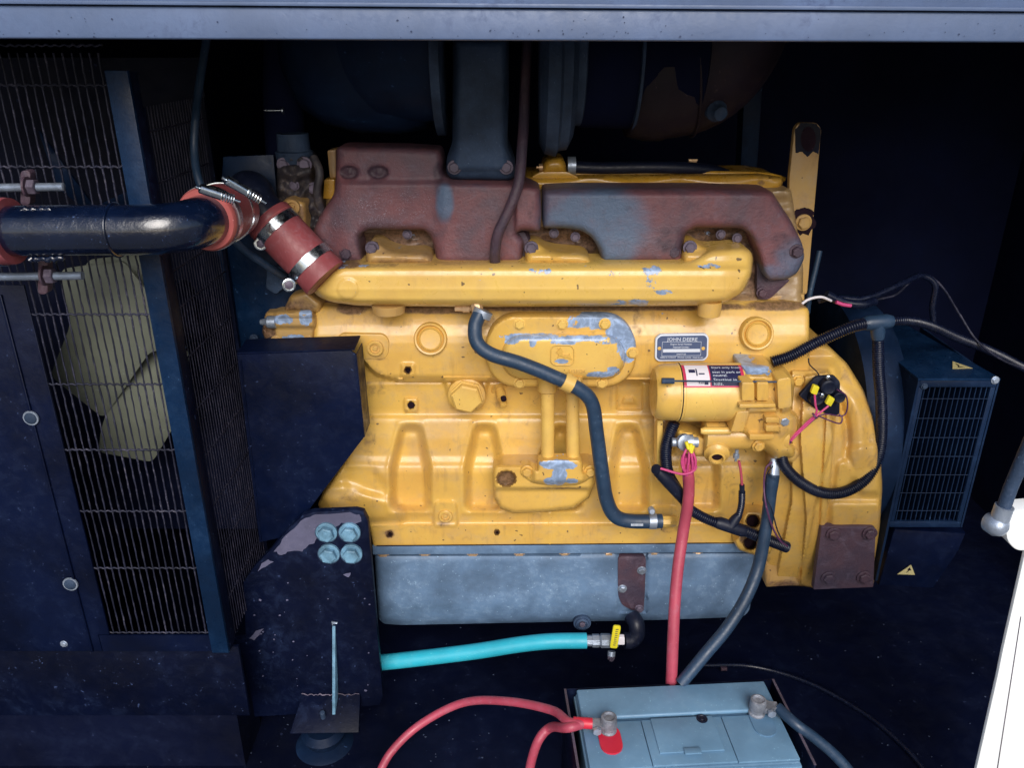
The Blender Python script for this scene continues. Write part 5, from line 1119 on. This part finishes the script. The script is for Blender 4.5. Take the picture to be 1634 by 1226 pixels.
def post(s, t, neg):
    o_ = Bp(s, t, bz - .001)
    p = mk('terminal', G().lathe(o_, (0, 0, 1), [(0, .0125), (.004, .0125), (.006, .0105), (.013, .0105), (.013, .0125), (.022, .0122), (.028, .0115), (.029, .009), (.0265, .006)], 28), 'lead', bt, 35)
    return o_
tp = post(.125, .55, 0); tn = post(.885, .42, 1)
pc = thing('positive_clamp', 'dull lead clamp on the red marked terminal of the battery', 'clamp', tuple(tp))
mk('ear', G().prism([tp + Vector((-.030, -.003, .008)), tp + Vector((-.008, -.010, .008)), tp + Vector((-.008, .008, .008)), tp + Vector((-.030, .007, .008))], Vector((0, 0, .010)), .001), 'lead', pc)
mk('clamp_bolt', G().lathe(tp + Vector((-.018, -.010, .013)), (0, -1, 0), [(-.02, .003), (0, .003), (0, .0065), (.005, .0065)], 6), 'zinc', pc)
nc = thing('negative_clamp', 'dull lead clamp with a bright bolt on the right terminal of the battery', 'clamp', tuple(tn))
mk('ear', G().prism([tn + Vector((.008, -.009, .008)), tn + Vector((.030, -.006, .008)), tn + Vector((.030, .006, .008)), tn + Vector((.008, .009, .008))], Vector((0, 0, .010)), .001), 'lead', nc)
mk('clamp_bolt', G().lathe(tn + Vector((.018, -.010, .013)), (0, -1, 0), [(-.022, .003), (0, .003), (0, .0065), (.005, .0065)], 6), 'zinc', nc)
# cables at the battery
def wcable(pts, r, m, name, lab, cat, group=None):
    w_ = splw([Vector(p) for p in pts], 12); o = mk(name, G().tube(w_, r if not isinstance(r, list) else [r[min(len(r) - 1, i)] for i in range(len(w_))], 20), m, None, 80); return tag(o, lab, cat, group)
t_ = thing('positive_cable', 'pink red cable curving left from the red battery terminal along the floor', 'cable', tuple(tp))
a = tp + Vector((-.028, .002, .013))
w_ = splw([a, a + Vector((-.03, .002, .001)), PZ(880, 1134, .195), PZ(810, 1120, .16), PZ(740, 1122, .12), PZ(672, 1156, .08), PZ(625, 1200, .05), PZ(600, 1245, .02)], 12)
mk('cable', G().tube(w_, .0068, 20), 'red_cable', t_, 80)
mk('shrink_sleeve', G().tube([a + Vector((.004, 0, 0)), a + Vector((-.024, .0016, .0008))], .0082, 20), 'red_plastic', t_, 60)
w_ = splw([a + Vector((-.012, -.001, .0)), a + Vector((-.034, -.006, -.002)), PZ(878, 1162, .17), PZ(858, 1185, .15), PZ(845, 1230, .10), PZ(842, 1280, .05)], 12)
o = mk('positive_branch_cable', G().tube(w_, .0072, 20), 'red_cable', None, 80); tag(o, 'second pink cable dropping steeply at the left side of the battery', 'cable')
a = tn + Vector((.030, 0, .013))
w_ = splw([a, PZ(1272, 1158, .205), PZ(1302, 1180, .185), PZ(1340, 1214, .155), PZ(1385, 1268, .11)], 12)
t_ = thing('negative_cable', 'grey blue cable leaving the right battery terminal towards the opening', 'cable', tuple(a))
mk('cable', G().tube(w_, .0082, 20), 'rubber', t_, 80)
mk('lug_barrel', G().tube([w_[0], w_[5], w_[9]], [.0075, .0070, .0078], 14), 'lead', t_, 60)
# battery tray edges
bx = thing('battery_tray', 'black steel tray with worn edges holding the battery', 'tray', tuple(A - Vector((0, 0, bz))))
for s0, s1, t0, t1 in ((-.055, -.045, -.05, 1.06), (1.05, 1.06, -.05, 1.06), (-.055, 1.06, -.065, -.05)):
    bblock(s0, s1, t0, t1, .0005, bz - .004, 'black', 'tray_side', .0008, bx)
for s0, s1, t0, t1 in ((-.056, -.044, -.05, 1.06), (1.049, 1.061, -.05, 1.06)):
    bblock(s0, s1, t0, t1, bz - .0035, bz - .0022, 'dirty_steel', 'worn_edge', .0, bx)

# ------------------------------------------------------------------ generator on the right
ge = thing('generator', 'dark blue generator with a louvred air inlet and two warning triangles', 'generator', tuple(P(1500, 800, .2)))
o_ = Vector((P(1400, 700, -.02).x, .20, zat(752, 0.0))); 
mk('adapter_ring', G().lathe(Vector((P(1386, 740, .0).x, .20, zat(740, .0) )), (1, 0, 0), [(-.02, .20), (-.018, .222), (.012, .224), (.040, .222), (.055, .214), (.057, .19), (.058, .12), (.07, .10)], 72), 'gen', ge)
yf = -.02
TL = P(1465, 608, yf); TR = P(1598, 598, yf)
zt_ = TL.z; zbm = P(1430, 842, yf).z
x0, x1 = TL.x, TR.x
dep = .26
# box: left side, top, a face frame and dark core
mk('inlet_side', G().prism([(x0, yf, zbm - .11), (x0, yf, zt_), (x0, yf + dep, zt_), (x0, yf + dep, zbm - .2)], Vector((.004, 0, 0)), 0), 'gen', ge)
mk('inlet_top', G().prism([(x0 - .001, yf - .001, zt_ + .0005), (x1, yf - .001, zt_ + .0005), (x1 - .03, yf + dep, zt_ + .0005), (x0 - .001, yf + dep, zt_ + .0005)], Vector((0, 0, .004)), .001), 'post', ge)
mk('inlet_core', G().box((x0 + .006, yf + .03, zbm), (x1 - .004, yf + .04, zt_)), 'wallblack', ge)
mk('inlet_end', G().box((x1 - .003, yf, zbm), (x1, yf + dep, zt_)), 'gen', ge)
fr = .011
for nm, a_, b_ in (('face_frame', (x0 + .0045, yf, zt_ - fr), (x1 - .0035, yf + .006, zt_)), ('face_frame', (x0 + .0045, yf, zbm), (x1 - .0035, yf + .006, zbm + fr)), ('face_frame', (x0 + .0045, yf + .0005, zbm + fr + .0005), (x0 + fr, yf + .0065, zt_ - fr - .0005)), ('face_frame', (x1 - fr, yf + .0005, zbm + fr + .0005), (x1 - .0035, yf + .0065, zt_ - fr - .0005))):
    mk(nm, G().box(a_, b_, .0008), 'gen', ge)
nl = 13
for i in range(nl):
    x = x0 + fr + (x1 - x0 - 2 * fr) * (i + .5) / nl
    mk('louvre_blade', G().box((x - .0007, yf + .004, zbm + fr), (x + .0008, yf + .018, zt_ - fr)), 'gen', ge)
for i in range(7):
    z = zbm + fr + (zt_ - zbm - 2 * fr) * (i + .6) / 7.2
    mk('louvre_wire', G().tube([Vector((x0 + fr, yf + .002, z)), Vector((x1 - fr, yf + .002, z))], .0007, 5), 'gen', ge)
bolt(1588, 607, yf - .001, 5, 'zinc', ge, 'frame_screw'); bolt(1475, 617, yf - .001, 4, 'iron', ge, 'frame_screw')
mk('lower_cover', G().prism([P(1402, 935, .0), P(1424, 855, .0), P(1428, 845, .0), P(1542, 852, .0), P(1530, 880, .0), P(1490, 940, .0)], Vector((0, .2, 0)), .004), 'navy', ge)
def tri(pts, Yp, par, top=False):
    mk('warning_label', G().plate(pts, Yp, .0006), 'warn', par)
v_ = [PZ(1520, 577, zt_ + .0052), PZ(1552, 588, zt_ + .0052), PZ(1520, 589, zt_ + .0052)]
wl = mk('warning_label', G().prism(v_, Vector((0, 0, .0004))), 'warn', ge)
v_ = [PZ(x, y, zt_ + .006) for x, y in ((1524, 580), (1531, 583), (1529, 584.5), (1540, 587), (1528, 586), (1530, 584.5))]
mk('bolt_symbol', G().prism(v_, Vector((0, 0, .0002))), 'hole', wl)
wl = mk('warning_label', G().plate([(1454, 902), (1460, 918), (1432, 917)], -.0025, .001), 'warn', ge)
mk('bolt_symbol', G().plate([(1452, 906), (1454, 911), (1451, 911), (1446, 915), (1450, 910), (1448, 910)], -.0032, .0006), 'hole', wl)
# harness in the dark upper right
hr = thing('upper_harness', 'tangle of thin dark harness wires standing up behind the generator', 'wires', tuple(P(1430, 470, .1)))
cable([(1306, 480, .08), (1330, 475, .07), (1370, 478, .07), (1400, 470, .08), (1440, 452, .1), (1470, 440, .12), (1492, 455, .12), (1488, 490, .12), (1490, 520, .12)], 5, 'conduit', 'loom', hr)
cable([(1400, 478, .09), (1430, 470, .1), (1455, 448, .12), (1480, 440, .12), (1505, 460, .12), (1530, 500, .12), (1560, 545, .1), (1600, 575, .1), (1640, 590, .1)], 1.8, 'mesh', 'wire', hr)
cable([(1318, 470, .06), (1345, 482, .06), (1375, 486, .06), (1396, 480, .07)], 7, 'conduit', 'taped_joint', hr)
cable([(1276, 488, .04), (1290, 478, .04), (1310, 474, .04), (1326, 480, .05)], 2.2, 'decal_white', 'white_wire', hr)
cable([(1334, 482, .05), (1345, 486, .05), (1358, 488, .05)], 3, 'pink_wire', 'red_wire', hr)
cable([(1308, 400, .09), (1300, 435, .085), (1292, 470, .08), (1288, 500, .08)], 4.5, 'rubber', 'upright_tube', hr)
# cable on the floor
o = wcable([PZ(1120, 1062, .02), PZ(1200, 1064, .006), PZ(1290, 1090, .006), PZ(1380, 1140, .006), PZ(1440, 1190, .006), PZ(1480, 1235, .006)], .0042, 'conduit', 'floor_cable', 'thin black cable arching over the dark floor behind the battery', 'cable')
mk_ = mk('tape_scrap', G().box(PZ(1155, 1068, .012) - Vector((.006, .003, .003)), PZ(1155, 1068, .012) + Vector((.006, .003, .003)), .001), 'rust_plate'); tag(mk_, 'small purple scrap lying on the thin floor cable', 'scrap')
# flecks of dirt and paint on the floor
g = G()
for k in range(300):
    px = random.uniform(0, 1620); py = random.uniform(985, 1226)
    if 900 < px < 1290 and py > 1080: continue
    p = PZ(px, py, .0012)
    if p.y > .7: continue
    s_ = random.choice((.0006, .0009, .0013, .002)) * random.uniform(.6, 1.2); a_ = random.uniform(0, 6.28)
    g.add([p + Vector((math.cos(a_ + q) * s_ * random.uniform(.5, 1.5), math.sin(a_ + q) * s_ * random.uniform(.5, 1.5), 0)) for q in (0, 1.6, 3.1, 4.7)] + [p + Vector((0, 0, s_ * .5))], [(0, 1, 4), (1, 2, 4), (2, 3, 4), (3, 0, 4)])
M['fleck'] = paint('pale_dirt', (0.035, 0.05, 0.10), 0.7, 0.6, 0.6, (0.15, 0.18, 0.22), 0.1, 0, 200)
o = mk('floor_debris', g, 'fleck'); tag(o, kind='stuff', label='pale flecks of dirt scattered on the black floor', cat=None)

# ------------------------------------------------------------------ open door and its gas strut at the right
dr_ = thing('open_door', 'bright white open door edge at the lower right corner', 'door', tuple(P(1620, 1100, -.50)))
mk('door_panel', G().plate([(1592, 1080), (1600, 1040), (1634, 890), (1700, 600), (1900, 600), (1900, 1330), (1535, 1330)], -.50, .004, .001), 'white', dr_)
mk('door_seam', G().plate([(1628.6, 985), (1629.8, 985), (1590.5, 1240), (1589.2, 1240)], -.5006, .001), 'dirty_steel', dr_)
gs = thing('gas_strut', 'grey gas strut with a round ball end beside the white door bracket', 'strut', tuple(P(1600, 830, -.42)))
mk('strut_rod', G().tube([P(1600, 815, -.52), P(1612, 780, -.52), P(1650, 690, -.52)], .0062, 20), 'iron', gs, 60)
mk('strut_collar', G().tube([P(1592, 838, -.52), P(1603, 808, -.52)], .0085, 20), 'zinc', gs, 60)
o_ = P(1590, 838, -.52); mk('ball_end', G().lathe(o_, (.4, -1, .2), [(-.012, .003), (-.009, .0095), (0, .0115), (.007, .009), (.0105, .004)], 24), 'zinc', gs)
mk('strut_bracket', G().plate(rounded([(1602, 830), (1618, 816), (1660, 812), (1660, 880), (1622, 880), (1608, 866)], 8), -.506, .02, .002), 'white', dr_)
print('OBJECTS', len(bpy.data.objects))
